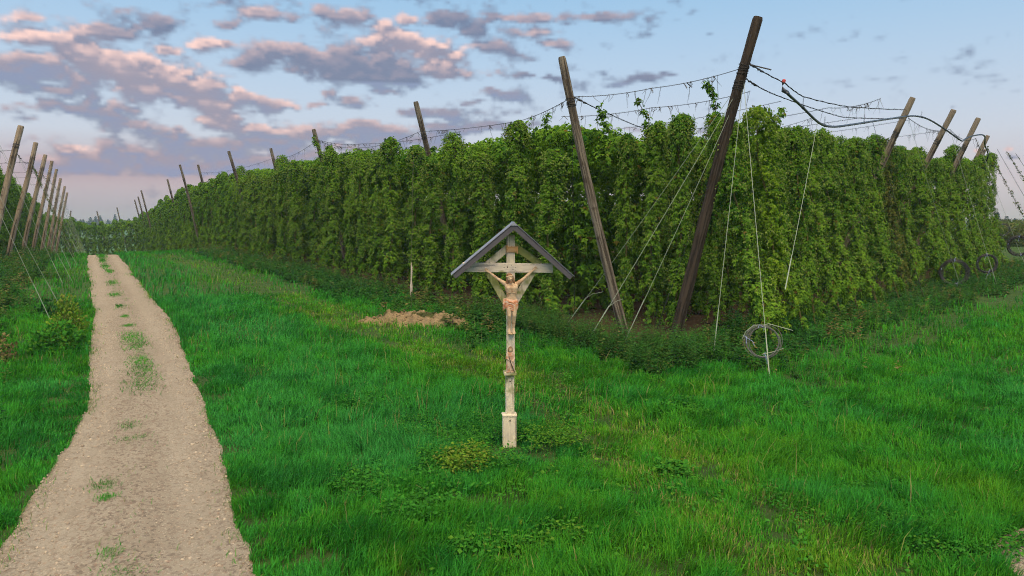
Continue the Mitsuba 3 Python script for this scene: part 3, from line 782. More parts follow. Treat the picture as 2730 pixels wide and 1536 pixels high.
def build_hops():
    rng = np.random.default_rng(23)
    row_turn = math.degrees(-ROW_AZ)        # local +y along the rows, so a splayed foot stands out of the row's end
    NTH = ['first', 'second', 'third', 'fourth', 'fifth', 'sixth', 'seventh', 'eighth', 'ninth', 'tenth', 'eleventh', 'twelfth', 'thirteenth', 'fourteenth', 'fifteenth', 'sixteenth', 'seventeenth', 'eighteenth', 'nineteenth', 'twentieth', 'twenty-first', 'twenty-second']
    ends = 0
    G0 = 'hop plants in the front row facing the track'
    L0 = 'tall green hop plant in the long front row facing the gravel track'
    s = 19.2
    k = 0
    while s < 152:
        x, y = at_row(s, 12.9 + rng.normal(0, .12))
        if s < 64:
            g = NEAR[int(rng.integers(4))]
        else:
            g = FAR[int(rng.integers(3))]
        lab = f'hop plant of the front row, {NTH[k]} counting left from the middle pole' if k < 8 else L0
        plant(g, x, y, rng.random() * 360, .85 + .15 * rng.random() + .10 * min(max((s - 24) / 25, 0), 1), lab, G0, wide=1.02 + .26 * rng.random())
        s += 1.85 + .35 * rng.random()
        k += 1
    # the rows end one after another along the right face
    GE, GI = 'splayed hop plants at the row ends on the right', 'hop plants standing behind the row ends'
    for r in range(1, 12):
        for side in (-.76, .76):                                       # two bines per hill, trained apart in a V
            t = 12.9 + 3.05 * r + side
            s0 = 14.5 + .258 * (t - 15.95) + min(1.35, .38 * (r - 1)) + rng.normal(0, .15)
            for j in range(4 if r < 4 else 3 if r < 7 else 2):
                x, y = at_row(s0 + 1.15 * j + (.5 if j else 0), t + rng.normal(0, .08))
                if j == 0:
                    if r == 1 and side > 0:
                        plant(YELLOW[0], x, y, row_turn, 1.0, 'bright yellow green hop plant at the first row end, right of the tallest leaning pole', None)
                    elif r == 6 and side < 0:
                        plant(BROWN[0], x, y, row_turn, 1.02, 'browning hop plant at a row end, behind a wire coil on the right', None)
                    else:
                        plant(ENDS[int(rng.integers(3))], x, y, row_turn + rng.normal(0, 12), (.88 if r < 4 else .92) + .13 * rng.random(), f'splayed hop plant at a row end, {NTH[ends]} such counting right from the tallest pole', GE, wide=.85 + .2 * rng.random())
                        ends += 1
                else:
                    g = NEAR[int(rng.integers(4))] if r < 9 else FAR[int(rng.integers(3))]
                    plant(g, x, y, rng.random() * 360, (.87 if r < 5 else .92) + .11 * rng.random(), 'hop plant standing second or deeper in a row on the right, behind the row ends', GI, wide=.9 + .2 * rng.random())
    # left field, seen past its leaning poles
    GL = 'hop plants of the left field'
    s = 58.0
    while s < 141:
        q = s * PU + (-6.5 + rng.normal(0, .15)) * PT
        plant(FAR[int(rng.integers(3))], q[0], q[1], rng.random() * 360, 1.02 + .14 * rng.random(), 'green hop plant of the left field behind the row of leaning poles', GL, wide=1.0 + .25 * rng.random())
        s += 1.25 + .2 * rng.random()
    # the field across the end of the track
    GF = 'hop plants across the far end of the track'
    for k in range(30):
        t = -25 + 1.12 * k
        aisle = k % 3 == 1
        q = (150 + (4.5 if aisle else 0) + rng.normal(0, .3) + (5 if t < -11 else 0)) * PU + (t + rng.normal(0, .1)) * PT
        plant(FAR[int(rng.integers(3))], q[0], q[1], rng.random() * 360, (.93 if aisle else 1.0) + .1 * rng.random(), 'hop plant closing the view at the far end of the track', GF, wide=1.1 + .25 * rng.random())
    # everything deeper in the fields, which only shows as tops and darkness between the plants
    pos = []
    for r in range(1, 12):                                              # the canopy closes overhead: bines fan out to two wires per row
        for s in np.arange((20.4 if r == 1 else 17.5 + .8 * r), 150, 1.6 if r < 6 else 1.9):
            pos.append((*at_row(s, 12.9 + 1.525 * r + (.35 if r == 1 else 0)), 1.0))
    for r in range(6, 12):
        for half in (0, 1.525):
            s0 = 14.5 + .258 * (3.05 * r + half - 3.05) + 1.3
            for s in np.arange(s0 + 3.0, s0 + 20, 1.5):
                pos.append((*at_row(s, 12.9 + 3.05 * r + half), 1.0))
    for r in range(1, 4):
        for s in np.arange(56, 140, 1.6):
            pos.append((*(s * PU + (-6.5 - 3.05 * r) * PT), 1.0))
    for r in range(-26, 12):
        for j in range(4):
            pos.append((*((157 + 2.2 * j + (5 if r < -10 else 0)) * PU + (1.25 * r + .6 * (j % 2)) * PT), 1.0))
    for k, (x, y, w) in enumerate(pos):
        key = f'hop_field__{k + 1:03d}'
        scene[key] = {'type': 'instance', 'shapegroup': {'type': 'ref', 'id': FILL[k % 2]}, 'to_world': T().translate(on(x + rng.normal(0, .1), y + rng.normal(0, .1), -.02).tolist()).rotate([0, 0, 1], float(rng.random() * 360)).scale([1.15, 1.15, (.88 if math.hypot(x, y) < 42 else .96) + .10 * rng.random()])}
    tag('hop_field', 'mass of hop plants deeper in the fields behind the front rows', 'hop field', kind='stuff')


FILL = []
for k in range(2):
    name = f'hop_fill_{k}'
    (mesh, uv) = hop_meshes(seed=200 + k, tall=6.4, wide=.42, laterals=80, per=12, leaf=.2, cones=0, flare=2.4)['foliage']
    scene[name] = {'type': 'shapegroup', 'foliage': mikit.ply(mesh, 'm_hop', uv=uv)}
    FILL.append(name)
build_hops()


def shoot(x, y, ztop, long, n, label, seed):
    """A lone leafy shoot on its string, above the rest of the plant."""
    key = numbered('hop_shoot')
    rng = np.random.default_rng(seed)
    top = lift([x, y, ztop])
    k = rng.random(n)
    knots = rng.random(9)
    k = np.where(rng.random(n) < .7, knots[rng.integers(0, 9, n)] + rng.normal(0, .035, n), k)
    az = rng.random(n) * 6.28
    d = np.stack([np.cos(az), np.sin(az), az * 0], -1)
    sway = np.stack([.16 * np.sin(k * 5 + seed), .1 * np.cos(k * 4 + seed), -long * k], -1)
    pos = top + sway + d * (rng.random(n) * (.10 + .14 * k))[:, None]
    put(key + '__foliage', scatter(*HOP_LEAF, pos, frames(d * .8 + [0, 0, -.7] + rng.normal(0, .3, (n, 3)), d * .6 + [0, 0, .8] + rng.normal(0, .3, (n, 3)), .12 * (.7 + .6 * rng.random(n)))), 'm_hop', uv=np.repeat(rng.random((n, 2)), 6, 0))
    labels[key + '__foliage'] = {'kind': 'stuff'}
    kk = np.linspace(0, 1.1, 12)
    put(key + '__bine', tube(top + np.stack([.16 * np.sin(kk * 5 + seed), .1 * np.cos(kk * 4 + seed), -long * kk], -1), .009, 4), 'm_stem')
    tag(key, label, 'hop shoot')


for k, (x, y, z, long, n, l) in enumerate([(2.76, 22.5, 6.64, 1.3, 120, 'lone leafy hop shoot rising to the wire just right of the middle pole'), (3.86, 22.5, 6.72, 1.1, 90, 'lone hop shoot hanging halfway along the wire between the two big poles'), (5.43, 21.0, 6.92, 1.5, 170, 'tallest lone hop shoot, close to the left of the tallest pole'),
                                           (6.84, 22.0, 6.45, .8, 130, 'leafy hop shoot close to the right of the tallest pole'), (7.93, 23.0, 6.5, .9, 150, 'bushy hop shoot between the tallest pole and the raised hose end'), (.57, 26.0, 6.63, 1.0, 150, 'leafy hop shoot above the front row, left of the middle pole'),
                                           (1.26, 25.0, 6.62, 1.0, 170, 'pointed hop shoot above the front row, nearest the middle pole on its left'), (-10.9, 42.6, 7.6, 1.4, 160, 'hop shoot wound round the second pole left of the middle pole'), (-5.1, 33.0, 6.6, .7, 110, 'small hop shoot above the front row, left of the first pole beside the middle pole')]):
    shoot(x, y, z, long, n, l, 500 + k)

# ---- trellis poles -------------------------------------------------------------------------
def pole(foot, top, r0, r1, bsdf, label, group=None, bands=(.82,), seed=0):
    """A round timber pole from its foot in the ground to its sawn top, slightly crooked, with wire wound round it."""
    key = numbered('trellis_pole')
    foot, top = np.asarray(foot, float), np.asarray(top, float)
    rng = np.random.default_rng(seed + 40)
    sides, rings = 18, 22
    f = np.linspace(-.05, 1, rings)
    f = np.concatenate([f[:-1], [.992, 1.0]])
    c = foot + (top - foot) * f[:, None]
    d = unit(top - foot)
    a = unit(np.cross(d, [0, 1.0, .1]))
    b = np.cross(d, a)
    ph = rng.random(2) * 6
    c = c + a * (.045 * np.sin(f * 4.2 + ph[0]))[:, None] + b * (.03 * np.sin(f * 5.1 + ph[1]))[:, None]
    r = r0 + (r1 - r0) * f
    r[-1] *= .86
    ang = np.linspace(0, 2 * np.pi, sides + 1)
    wob = 1 + .05 * np.sin(3 * ang + ph[0]) + .03 * np.sin(7 * ang + ph[1])
    wob[-1] = wob[0]
    v = c[:, None] + (r[:, None] * wob * (1 + .04 * np.sin(f * 31 + ph[1]))[:, None])[..., None] * (np.cos(ang)[None, :, None] * a + np.sin(ang)[None, :, None] * b)
    uv = np.stack(np.broadcast_arrays(ang[None] / (2 * np.pi), (f * np.linalg.norm(top - foot))[:, None]), -1).reshape(-1, 2)
    n = sides + 1
    i, j = np.meshgrid(np.arange(len(f) - 1), np.arange(sides), indexing='ij')
    q = np.stack([i * n + j, i * n + j + 1, (i + 1) * n + j + 1, (i + 1) * n + j], -1).reshape(-1, 4)
    fc = np.vstack([q[:, [0, 1, 2]], q[:, [0, 2, 3]]])
    # a separate fan closes the sawn top, so the edge stays crisp
    last = v[-1]
    v = np.vstack([v.reshape(-1, 3), last, [c[-1] + d * .004]])
    uv = np.vstack([uv, np.stack([np.cos(ang) * .1, 20 + np.sin(ang) * .1], -1), [[0, 20]]])
    base = len(v) - n - 1
    fc = np.vstack([fc, [[base + k, base + k + 1, base + n] for k in range(sides)]])
    put(key + '__shaft', (v, fc), bsdf, smooth=True, uv=uv)
    wound = []
    for at in bands:
        for k in range(5):
            h = at + (k - 2) * .0065 + rng.normal(0, .001)
            cc = foot + (top - foot) * h + a * .045 * math.sin(h * 4.2 + ph[0]) + b * .03 * math.sin(h * 5.1 + ph[1])
            rr = (r0 + (r1 - r0) * h) * 1.07 + .004
            th = np.linspace(0, 2 * np.pi, 19)
            tilt = rng.normal(0, .02)
            wound.append(tube(cc + rr * (np.cos(th)[:, None] * a + np.sin(th)[:, None] * b) + d * (tilt * np.cos(th))[:, None], .008, 4, cap=False))
    put(key + '__wire_binding', join(wound), 'm_wire_dark')
    tag(key, label, 'pole', group)
    return key


pole(on(3.04, 20.22), lift([1.3, 20.62, 7.5]), .135, .105, 'm_pole_grey', 'weathered leaning pole in the middle with a long crack, left of the tallest pole', seed=1, bands=(.84,))
pole(on(4.34, 20.22), lift([6.12, 19.26, 8.2]), .165, .12, 'm_pole_dark', 'tallest dark pole at the corner of the hop field, leaning to the right', seed=2, bands=(.845, .80))
for k, (x, y, z, l) in enumerate([(16.37, 31.35, 8.0, 'pale pole leaning over the hops on the right, nearest of those carrying the hose'), (20.11, 35.01, 8.0, 'second pale leaning pole on the right, where the hose dips behind it'), (23.32, 38.3, 8.0, 'third pale leaning pole on the right, half sunk in the hops'),
                                  (29.14, 46.95, 8.0, 'fourth leaning pole on the right, close to the bare climbing strings'), (35.56, 57.58, 8.0, 'farthest leaning pole at the right end of the field')]):
    x0, y0 = np.array([x, y]) - 3.3 * FACE_N
    pole(on(x0, y0), lift([x, y, z]), .15, .12, 'm_pole_pale', l, seed=10 + k)
for k, (x, y, z, l) in enumerate([(-4.06, 32.48, 8.0, 'dark pole rising above the front hop row, first to the left of the middle pole'), (-11.28, 43.51, 8.0, 'dark pole wrapped by a hop shoot, second to the left of the middle pole'), (-17.93, 56.84, 8.0, 'pole above the front hop row, third to the left of the middle pole'),
                                  (-22.02, 59.51, 8.0, 'pole above the front hop row, fourth to the left of the middle pole'), (-31.17, 75.79, 7.9, 'pole above the front hop row, fifth to the left of the middle pole'), (-34.5, 79.2, 8.1, 'pole standing behind the front hop row, sixth to the left of the middle pole'), (-42.5, 94.0, 7.2, 'short seen pole top, seventh to the left of the middle pole')]):
    x0, y0 = np.array([x, y]) + 1.9 * RT
    pole(on(x0, y0), lift([x, y, z]), .14, .11, 'm_pole_grey', l, seed=30 + k)
GPF = 'distant poles over the far hop rows'
for k, (x, y, z) in enumerate([(-57.0, 117.0, 6.45), (-61.5, 125.0, 5.6), (-66.0, 133.0, 5.2), (-77.5, 149.0, 3.9), (-86.0, 148.0, 3.3), (-82.0, 150.0, 3.2)]):
    x0, y0 = np.array([x, y]) + (1.8 if k != 4 else -1.2) * RT
    pole(on(x0, y0), lift([x, y, z - .0]), .14, .11, 'm_pole_grey', 'small distant pole over the far hop rows at the end of the track', GPF, seed=50 + k)
LEFT_TOPS = []
ORD = ['leaning timber pole at the left edge of the picture, nearest of its row', 'second leaning timber pole from the left edge', 'third leaning timber pole from the left edge', 'fourth leaning timber pole from the left edge', 'fifth leaning timber pole from the left edge', 'sixth leaning timber pole from the left edge', 'seventh leaning timber pole from the left edge', 'last leaning timber pole of the left row, beside the far track']
for k in range(8):
    y = 43.6 + 10.5 * k
    x = -27.9 - 5.79 * k
    ztop = [8.2, 8.2, 8.1, 8.25, 8.0, 7.4, 6.75, 6.1][k]
    top = lift([x, y, ztop])
    q = np.array([x, y]) - 2.0 * PT
    pole(on(*q), top, .18, .15, 'm_pole_pale', ORD[k], seed=70 + k, bands=(.86,))
    LEFT_TOPS.append((on(*q) * .17 + top * .83))


# ---- wires -------------------------------------------------------------------------------------
def sagging(pts, sag, n=14):
    pts = [np.asarray(p, float) for p in pts]
    out = []
    for a, b in zip(pts[:-1], pts[1:]):
        k = np.linspace(0, 1, n)
        out.append(a + (b - a) * k[:, None] - np.array([0, 0, 1.0]) * (sag * 4 * k * (1 - k))[:, None])
    return np.vstack([out[0]] + [o[1:] for o in out[1:]])


def wire(pts, label, sag=.1, r=.009, strings=0, group=None, bsdf='m_wire_dark', twist=False, seed=0, knots=0):
    key = numbered('trellis_wire')
    rng = np.random.default_rng(seed + 900)
    p = sagging([lift(q) for q in pts], sag)
    seg = [tube(p, r, 5)]
    if twist:
        m = 90
        k = np.linspace(0, len(p) - 1, m)
        q = np.stack([np.interp(k, np.arange(len(p)), p[:, c]) for c in range(3)], -1)
        w = k * 9
        seg.append(tube(q + np.stack([np.cos(w) * .016, np.sin(w) * .008, np.sin(w) * .016], -1), r * .8, 4))
    for _ in range(knots):
        c = p[0] + (p[min(4, len(p) - 1)] - p[0]) * rng.random() * 1.2
        seg.append(tube([c - [.05, 0, .01], c, c + [.06, .01, -.02]], [.008, .03, .012], 6))
    put(key + '__strand', join(seg), bsdf)
    if strings:
        hang = []
        for _ in range(strings):
            k = rng.random() * (len(p) - 1.01)
            i0 = int(k)
            c = p[i0] + (p[i0 + 1] - p[i0]) * (k - i0)
            l = .12 + .5 * rng.random() ** 2.5
            bend = rng.normal(0, .07, 3) * [1, 1, 0]
            hang.append(tube([c + [0, 0, .02], c - [0, 0, l * .5] + bend * .6, c - [0, 0, l] + bend * 1.4], [.006, .006, .003], 3, cap=False))
            if rng.random() < .35:
                hang.append(tube([c, c + [.05, 0, -.05], c + [.02, .02, -.12] + bend], .011, 3))
        put(key + '__string_remnants', join(hang), 'm_string')
        labels[key + '__string_remnants'] = {'label': 'torn ends of climbing string hanging from the wire', 'kind': 'stuff'}
    tag(key, label, 'wire', group)


wire([(1.55, 20.6, 6.46), (3.67, 20.2, 6.62), (5.75, 19.4, 6.98)], 'wire with torn strings between the middle pole and the tallest pole', .06, strings=26, seed=1)
wire([(1.62, 25.2, 6.5), (4.37, 24.0, 6.62), (6.9, 22.3, 6.86)], 'second wire, just behind the one joining the two big poles', .08, strings=46, seed=2)
wire([(-.5, 33.0, 6.7), (4.37, 31.0, 6.72), (9.1, 26.0, 7.1)], 'third wire behind the two big poles, low over the hop tops', .1, strings=44, seed=3)
wire([(3.5, 38.0, 6.6), (10.1, 33.0, 6.75), (11.82, 30.0, 7.05)], 'wire running back over the hop tops between the tallest pole and the hose', .1, strings=36, seed=4)
wire([(6.0, 30.0, 6.5), (10.3, 25.0, 6.75), (11.5, 24.0, 6.9)], 'short wire with bunches of torn string under the upper end of the hose', .1, strings=40, seed=14)
wire([(5.93, 19.35, 7.1), (7.08, 20.0, 6.72), (8.12, 21.5, 6.6), (10.87, 25.0, 6.79), (16.0, 31.25, 7.5)], 'main cable from the tallest pole to the nearest pole on the right', .02, .013, twist=True, seed=5, knots=5)
wire([(5.85, 19.4, 6.75), (7.0, 20.5, 6.5), (10.76, 25.0, 6.45), (15.91, 31.2, 7.15)], 'lower main cable below the hose on the right', .03, .013, twist=True, seed=6, knots=5)
wire([(5.95, 19.3, 7.06), (6.35, 18.9, 6.86)], 'loose stub of wire sticking out of the tallest pole', .0, .01, twist=True, seed=7)
wire([(1.6, 20.6, 6.49), (2.88, 23.0, 6.32), (4.72, 27.0, 6.27)], 'thick twisted cable running back from the middle pole into the hops', .02, .013, twist=True, seed=8, knots=4)
wire([(1.5, 20.7, 6.4), (.2, 24.4, 6.25), (-3.75, 32.4, 6.75)], 'sagging wire from the middle pole to the first pole on its left', .06, strings=40, seed=9)
wire([(-3.9, 32.5, 6.75), (-11.0, 43.3, 7.35)], 'sagging wire between the first and second pole left of the middle pole', .55, strings=40, seed=10)
wire([(-11.0, 43.3, 7.4), (-7.5, 38.0, 6.7), (-2.0, 30.0, 6.5)], 'wire slanting down from the second pole left of the middle pole', .12, strings=50, seed=11)
wire([(-11.2, 43.5, 7.3), (-17.8, 56.6, 7.2)], 'wire between the second and third pole left of the middle pole', .3, strings=26, seed=12)
wire([(-18.0, 57.0, 7.2), (-31.0, 75.6, 7.1)], 'wire from the third to the fifth pole left of the middle pole', .3, strings=26, seed=13)
for k, (a, b) in enumerate([((16.2, 31.4, 7.2), (20.0, 35.0, 7.1)), ((20.0, 35.0, 7.1), (23.2, 38.3, 7.0)), ((23.2, 38.3, 7.0), (29.0, 46.9, 7.1)), ((29.0, 46.9, 7.1), (35.4, 57.4, 7.2))]):
    wire([a, b], ['main cable between the first and second pole on the right', 'main cable between the second and third pole on the right', 'main cable between the third and fourth pole on the right', 'main cable to the farthest pole on the right'][k], .25, .012, strings=18, seed=20 + k)
for k, (x, y) in enumerate([(16.2, 31.4), (20.0, 35.0), (12.4, 27.2)]):
    q = np.array([x, y]) + RU * 15 - FACE_N * 1.0
    wire([(x, y, 7.1 if k < 2 else 6.7), (q[0], q[1], 6.9)], ['wire running back over the hops from the nearest pole on the right', 'wire running back over the hops from the second pole on the right', 'wire running back over the hops under the middle of the hose'][k], .2, strings=40, seed=30 + k)
for k in range(7):
    a, b = LEFT_TOPS[k], LEFT_TOPS[k + 1]
    key_a, key_b = a - [0, 0, .0147 * a[1]], b - [0, 0, .0147 * b[1]]
    wire([key_a, key_b], 'cable with dangling remnants between two leaning poles of the left row', .35, .012, strings=14 if k < 4 else 0, seed=40 + k, group='cables along the left row of poles', knots=4)
for k in range(5):
    a = LEFT_TOPS[k]
    a = a - [0, 0, .0147 * a[1]]
    b = a + np.array([*(-9.0 * PT), .15])
    wire([a, b], 'wire running off to the left over the left field from a leaning pole', .25, .012, seed=60 + k, group='wires over the left field', strings=10 if k < 3 else 0, knots=3)


def guy(top, foot, label, group=None, r=.0065, bsdf='m_wire_pale', tail=0.0, vine=0, seed=0):
    key = numbered('guy_wire')
    rng = np.random.default_rng(seed + 1500)
    top, foot = np.asarray(top, float), np.asarray(foot, float)
    p = sagging([top, foot], .05, 10)
    seg = [tube(p, r, 5)]
    d = unit(top - foot)
    seg.append(tube([foot - d * .1, foot + d * .9, foot + d * 1.25], [r * 1.9, r * 1.9, r * 1.2], 6))       # anchor rod
    if tail:
        seg.append(tube([foot + d * 1.2, foot + d * 1.35 + [.12, 0, .02], foot + d * 1.45 + np.array([tail, 0, .0])], r * .9, 5))
    put(key + '__strand', join(seg), bsdf)
    if vine:
        k = rng.random(vine)
        c = foot + (top - foot) * k[:, None] + rng.normal(0, .07, (vine, 3)) * (1.4 - k)[:, None]
        put(key + '__dead_vine', scatter(*HOP_LEAF, c, frames(rng.normal(0, .5, (vine, 3)) + [0, 0, -.8], rng.normal(0, 1, (vine, 3)), .07 + .08 * rng.random(vine))), 'm_hop_brown', uv=np.repeat(rng.random((vine, 2)), 6, 0))
        labels[key + '__dead_vine'] = {'label': 'withered hop vine climbing the wire'}
    tag(key, label, 'wire', group)


P1A = lift([5.80, 19.42, 6.75])
guy(P1A + [-.05, 0, -.1], on(1.4, 21.3), 'pale guy wire of the tallest pole, reaching the ground farthest left', tail=.35, seed=1)
guy(P1A + [-.02, 0, -.15], on(1.79, 18.74), 'pale kinked guy wire of the tallest pole, second from the left', tail=.25, seed=2)
guy(P1A + [0, 0, -.2], on(2.92, 19.5), 'pale guy wire of the tallest pole passing the foot of the middle pole', seed=3)
guy(P1A + [.02, 0, -.1], on(4.66, 17.3), 'pale guy wire hanging almost straight down right of the tallest pole', seed=4)
COIL_TOP = lift([5.29, 15.9, 1.04])
guy(P1A + [.03, 0, 0], on(5.2, 15.0), 'pale guy wire of the tallest pole that carries the nearest wire coil', seed=5)
guy(P1A + [.0, .1, -.1], on(4.0, 20.9), 'dark thin wire running down beside the tallest pole', bsdf='m_wire_dark', r=.007, seed=6)
guy(lift([1.6, 20.62, 6.4]), on(1.9, 22.6), 'thin dark wire hanging from the middle pole down to the hop row end', bsdf='m_wire_dark', r=.007, seed=7)
guy(lift([8.8, 22.1, 5.95]), on(5.6, 15.4, 1.9), 'thin pale wire from the hose down to the nearest wire coil', bsdf='m_wire_pale', r=.006, seed=8)
guy(lift([16.3, 31.5, 7.1]), on(19.8, 33.2), 'pale guy wire from the nearest pole on the right down to a wire coil', seed=9)
guy(lift([20.1, 35.0, 6.8]), on(22.1, 34.3), 'pale guy wire from the second pole on the right down to a wire coil', seed=10)
guy(lift([23.3, 38.3, 6.9]), on(25.3, 36.7), 'pale guy wire from the third right pole down to the coil at the edge', seed=11)
guy(lift([12.6, 26.8, 6.5]), on(15.6, 28.4), 'thin dark string hanging from the hose across the hops on the right', bsdf='m_wire_dark', r=.007, seed=12)
for k in range(5):
    a = np.array([29.1, 46.9]) + FACE_D * 2.6 * k
    b = a + FACE_N * (3.4 + .3 * k) + FACE_D * 1.5
    guy(lift([a[0], a[1], 7.3]), on(b[0], b[1]), ['string hung with withered leaves at the far right, first of the bunch', 'slanting bare wire at the far right, second of the bunch', 'withered string at the far right, middle of the bunch', 'slanting bare wire at the far right, fourth of the bunch', 'outermost slanting wire at the far right against the sky'][k], vine=[260, 0, 320, 60, 0][k], seed=20 + k, bsdf='m_wire_coil', r=.012)
GL_ = 'guy wires of the left pole row'
for k in range(-2, 8):
    y = 43.6 + 10.5 * k
    x = -27.9 - 5.79 * k
    a = LEFT_TOPS[k] if k >= 0 else lift([x, y, 6.9]) - [.3 * PT[0], .3 * PT[1], 0]
    for m in range(2):
        q = np.array([x, y]) + (2.1 + .35 * m) * PT + (m - .5) * 1.3 * PU
        if k == 1 and m == 0:
            guy(a, on(*q), 'guy wire of the left pole row overgrown with a withered brown vine', vine=420, seed=32, r=.012)
        else:
            guy(a, on(*q), 'pale guy wire slanting from a leaning pole of the left row to the grass verge', GL_, seed=40 + 2 * k + m, r=.0055 if k < 2 else .008)

# ---- coils of spare wire ------------------------------------------------------------------------
def coil(centre, radius, face, label, turns=9, seed=0, tails=True):
    key = numbered('wire_coil')
    rng = np.random.default_rng(seed + 300)
    c = np.asarray(centre, float)
    n = unit(np.array([face[0], face[1], .05]))
    a = unit(np.cross(n, [0, 0, 1.0]))
    b = np.cross(a, n)
    loops = []
    for k in range(turns):
        th = np.linspace(0, 2 * np.pi, 41)
        r = radius * (1 - .13 * rng.random()) * (1 + .03 * np.sin(2 * th + rng.random() * 6))
        off = a * rng.normal(0, .06 * radius) + b * rng.normal(0, .05 * radius)
        loops.append(tube(c + off + r[:, None] * (np.cos(th)[:, None] * a + np.sin(th)[:, None] * b) + n * (rng.normal(0, .02) + .02 * np.sin(th + k))[:, None], .0055 if radius < .4 else .008, 5, cap=False))
    put(key + '__loops', join(loops), 'm_wire_coil_grey' if radius < .36 else 'm_wire_coil')
    if tails:
        t = [tube([c + b * radius, c + b * (radius + .04) - a * .35 * radius, c + b * (radius - .02) - a * 1.0 * radius, c + b * (radius * .75) - a * 1.75 * radius], .008, 5),
             tube([c - b * radius * .75 + n * .03, c - b * radius * .6 - a * .6 * radius, c - b * radius * .35 - a * 1.25 * radius], .008, 5),
             tube([c + b * radius, c + b * radius * 1.0 + a * .5 * radius, c + b * radius * .6 + a * .95 * radius, c + b * .15 * radius + a * 1.15 * radius], .008, 5)]
        put(key + '__loose_ends', join(t), 'm_wire_pale')
    ties = []
    for ang, m in ((np.pi / 2, 5), (-np.pi / 2 - .25, 4), (.25, 2)):
        base = c + radius * .93 * (math.cos(ang) * a + math.sin(ang) * b)
        for _ in range(m):
            e = rng.normal(0, 1, 3) * [.07, .03, .07]
            ties.append(tube([base - e * .6, base + n * .03, base + e, base + e * 1.3 + [0, 0, -.07]], .006 if radius < .4 else .01, 4))
    put(key + '__twine_ties', join(ties), 'm_tie_blue')
    labels[key + '__twine_ties'] = {'label': 'pale blue twine knotted round the coil'}
    tag(key, label, 'wire coil')


coil(lift([5.31, 15.88, .66]), .35, (-.25, -1), 'nearest coil of spare wire tied with blue twine, hanging above the nettles', 8, 1)
coil(lift([19.35, 33.0, .72]), .56, (-.35, -1), 'coil of spare wire before the hops on the right, leftmost of the far coils', 22, 2, False)
coil(lift([21.7, 34.5, 1.0]), .42, (-.3, -1), 'coil of spare wire hanging second from the left on the right side', 22, 3, False)
coil(lift([24.8, 37.0, 1.7]), .48, (-.4, -1), 'coil of spare wire cut by the right edge of the picture', 22, 4, False)
coil(lift([29.8, 46.0, 2.25]), .36, (-.4, -1), 'smallest, most distant coil of spare wire at the far right', 12, 5, False)

# ---- irrigation hose -------------------------------------------------------------------------------
HOSE = np.array([(6.95, 19.45, 6.40), (7.12, 19.6, 6.30), (7.75, 20.5, 6.17), (8.34, 21.3, 6.0), (9.03, 22.3, 5.91), (9.7, 23.2, 5.95), (10.6, 24.3, 6.11), (12.65, 26.8, 6.53), (14.33, 28.8, 6.87), (16.05, 30.85, 7.2), (17.36, 32.2, 7.27), (18.54, 33.4, 7.14), (19.56, 34.3, 6.91), (20.25, 34.85, 6.7), (20.9, 35.5, 6.62), (21.6, 36.3, 6.85), (23.43, 38.1, 7.15), (24.4, 39.5, 6.85), (25.19, 40.5, 6.5), (25.6, 41.3, 6.0)])
from scipy.interpolate import CubicSpline
hs = np.arange(len(HOSE))
hp = lift(CubicSpline(hs, HOSE)(np.linspace(0, len(HOSE) - 1, 150)))
hk = numbered('irrigation_hose')
put(hk + '__pipe', tube(hp, .035, 9), 'm_hose', smooth=50)
e0 = hp[0]
put(hk + '__elbow', tube([e0 + [.05, .03, -.04], e0, e0 + [-.10, 0, .05], e0 + [-.13, 0, .16], e0 + [-.10, 0, .24]], [.042, .05, .055, .05, .04], 9), 'm_hose', smooth=50)
put(hk + '__end_cap', tube([e0 + [-.105, 0, .235], e0 + [-.095, 0, .255], e0 + [-.085, 0, .31], e0 + [-.083, 0, .325]], [.03, .046, .046, .026], 9), 'm_cap_red', smooth=40)
labels[hk + '__end_cap'] = {'label': 'small red cap closing the raised end of the hose'}
cl = []
for k in (16, 33, 52, 68, 76, 90, 104):
    d = unit(hp[k + 1] - hp[k])
    cl.append(tube([hp[k] - d * .03, hp[k] + d * .03], .042, 9))
    cl.append(tube([hp[k], hp[k] + [0, 0, .25]], .008, 4))
put(hk + '__hanger_clips', join(cl), 'm_wire_dark')
tag(hk, 'black irrigation hose swinging along the cable on the right, with a red end cap', 'hose')

# ---- heap of earth, split stake --------------------------------------------------------------------
rng_ = np.random.default_rng(77)
mu, mv = np.meshgrid(np.linspace(-1, 1, 120), np.linspace(-1, 1, 50))
ma, mb = np.array([-4.75, 23.5]), np.array([-1.25, 21.9])
axis_ = unit(mb - ma)
side_ = np.array([-axis_[1], axis_[0]])
mx = (ma + mb)[0] / 2 + mu * np.linalg.norm(mb - ma) / 2 * axis_[0] + mv * .62 * side_[0]
my = (ma + mb)[1] / 2 + mu * np.linalg.norm(mb - ma) / 2 * axis_[1] + mv * .62 * side_[1]
lump = meshkit.fbm(np.stack([mx * 2.4, my * 2.4, mx * 0], -1), 5, 41)
prof = np.clip(1 - np.abs(mu) ** 4, 0, 1) * np.clip(1 - mv ** 2, 0, 1)
mz = height(mx, my) - .05 + prof * (.08 + .85 * np.clip(lump - .22, 0, 1)) + prof * .10 * (meshkit.fbm(np.stack([mx * 9, my * 9, mx * 0], -1), 3, 43) - .5)
i, j = np.meshgrid(np.arange(49), np.arange(119), indexing='ij')
k0 = i * 120 + j
put('earth_heap__soil', (np.stack([mx, my, mz], -1).reshape(-1, 3), np.stack([k0, k0 + 1, k0 + 121, k0 + 120], -1).reshape(-1, 4)), 'm_mound', smooth=True)
n = 420
pick = rng_.integers(0, mx.size, n)
q3 = np.stack([mx, my, mz + .01], -1).reshape(-1, 3)[pick]
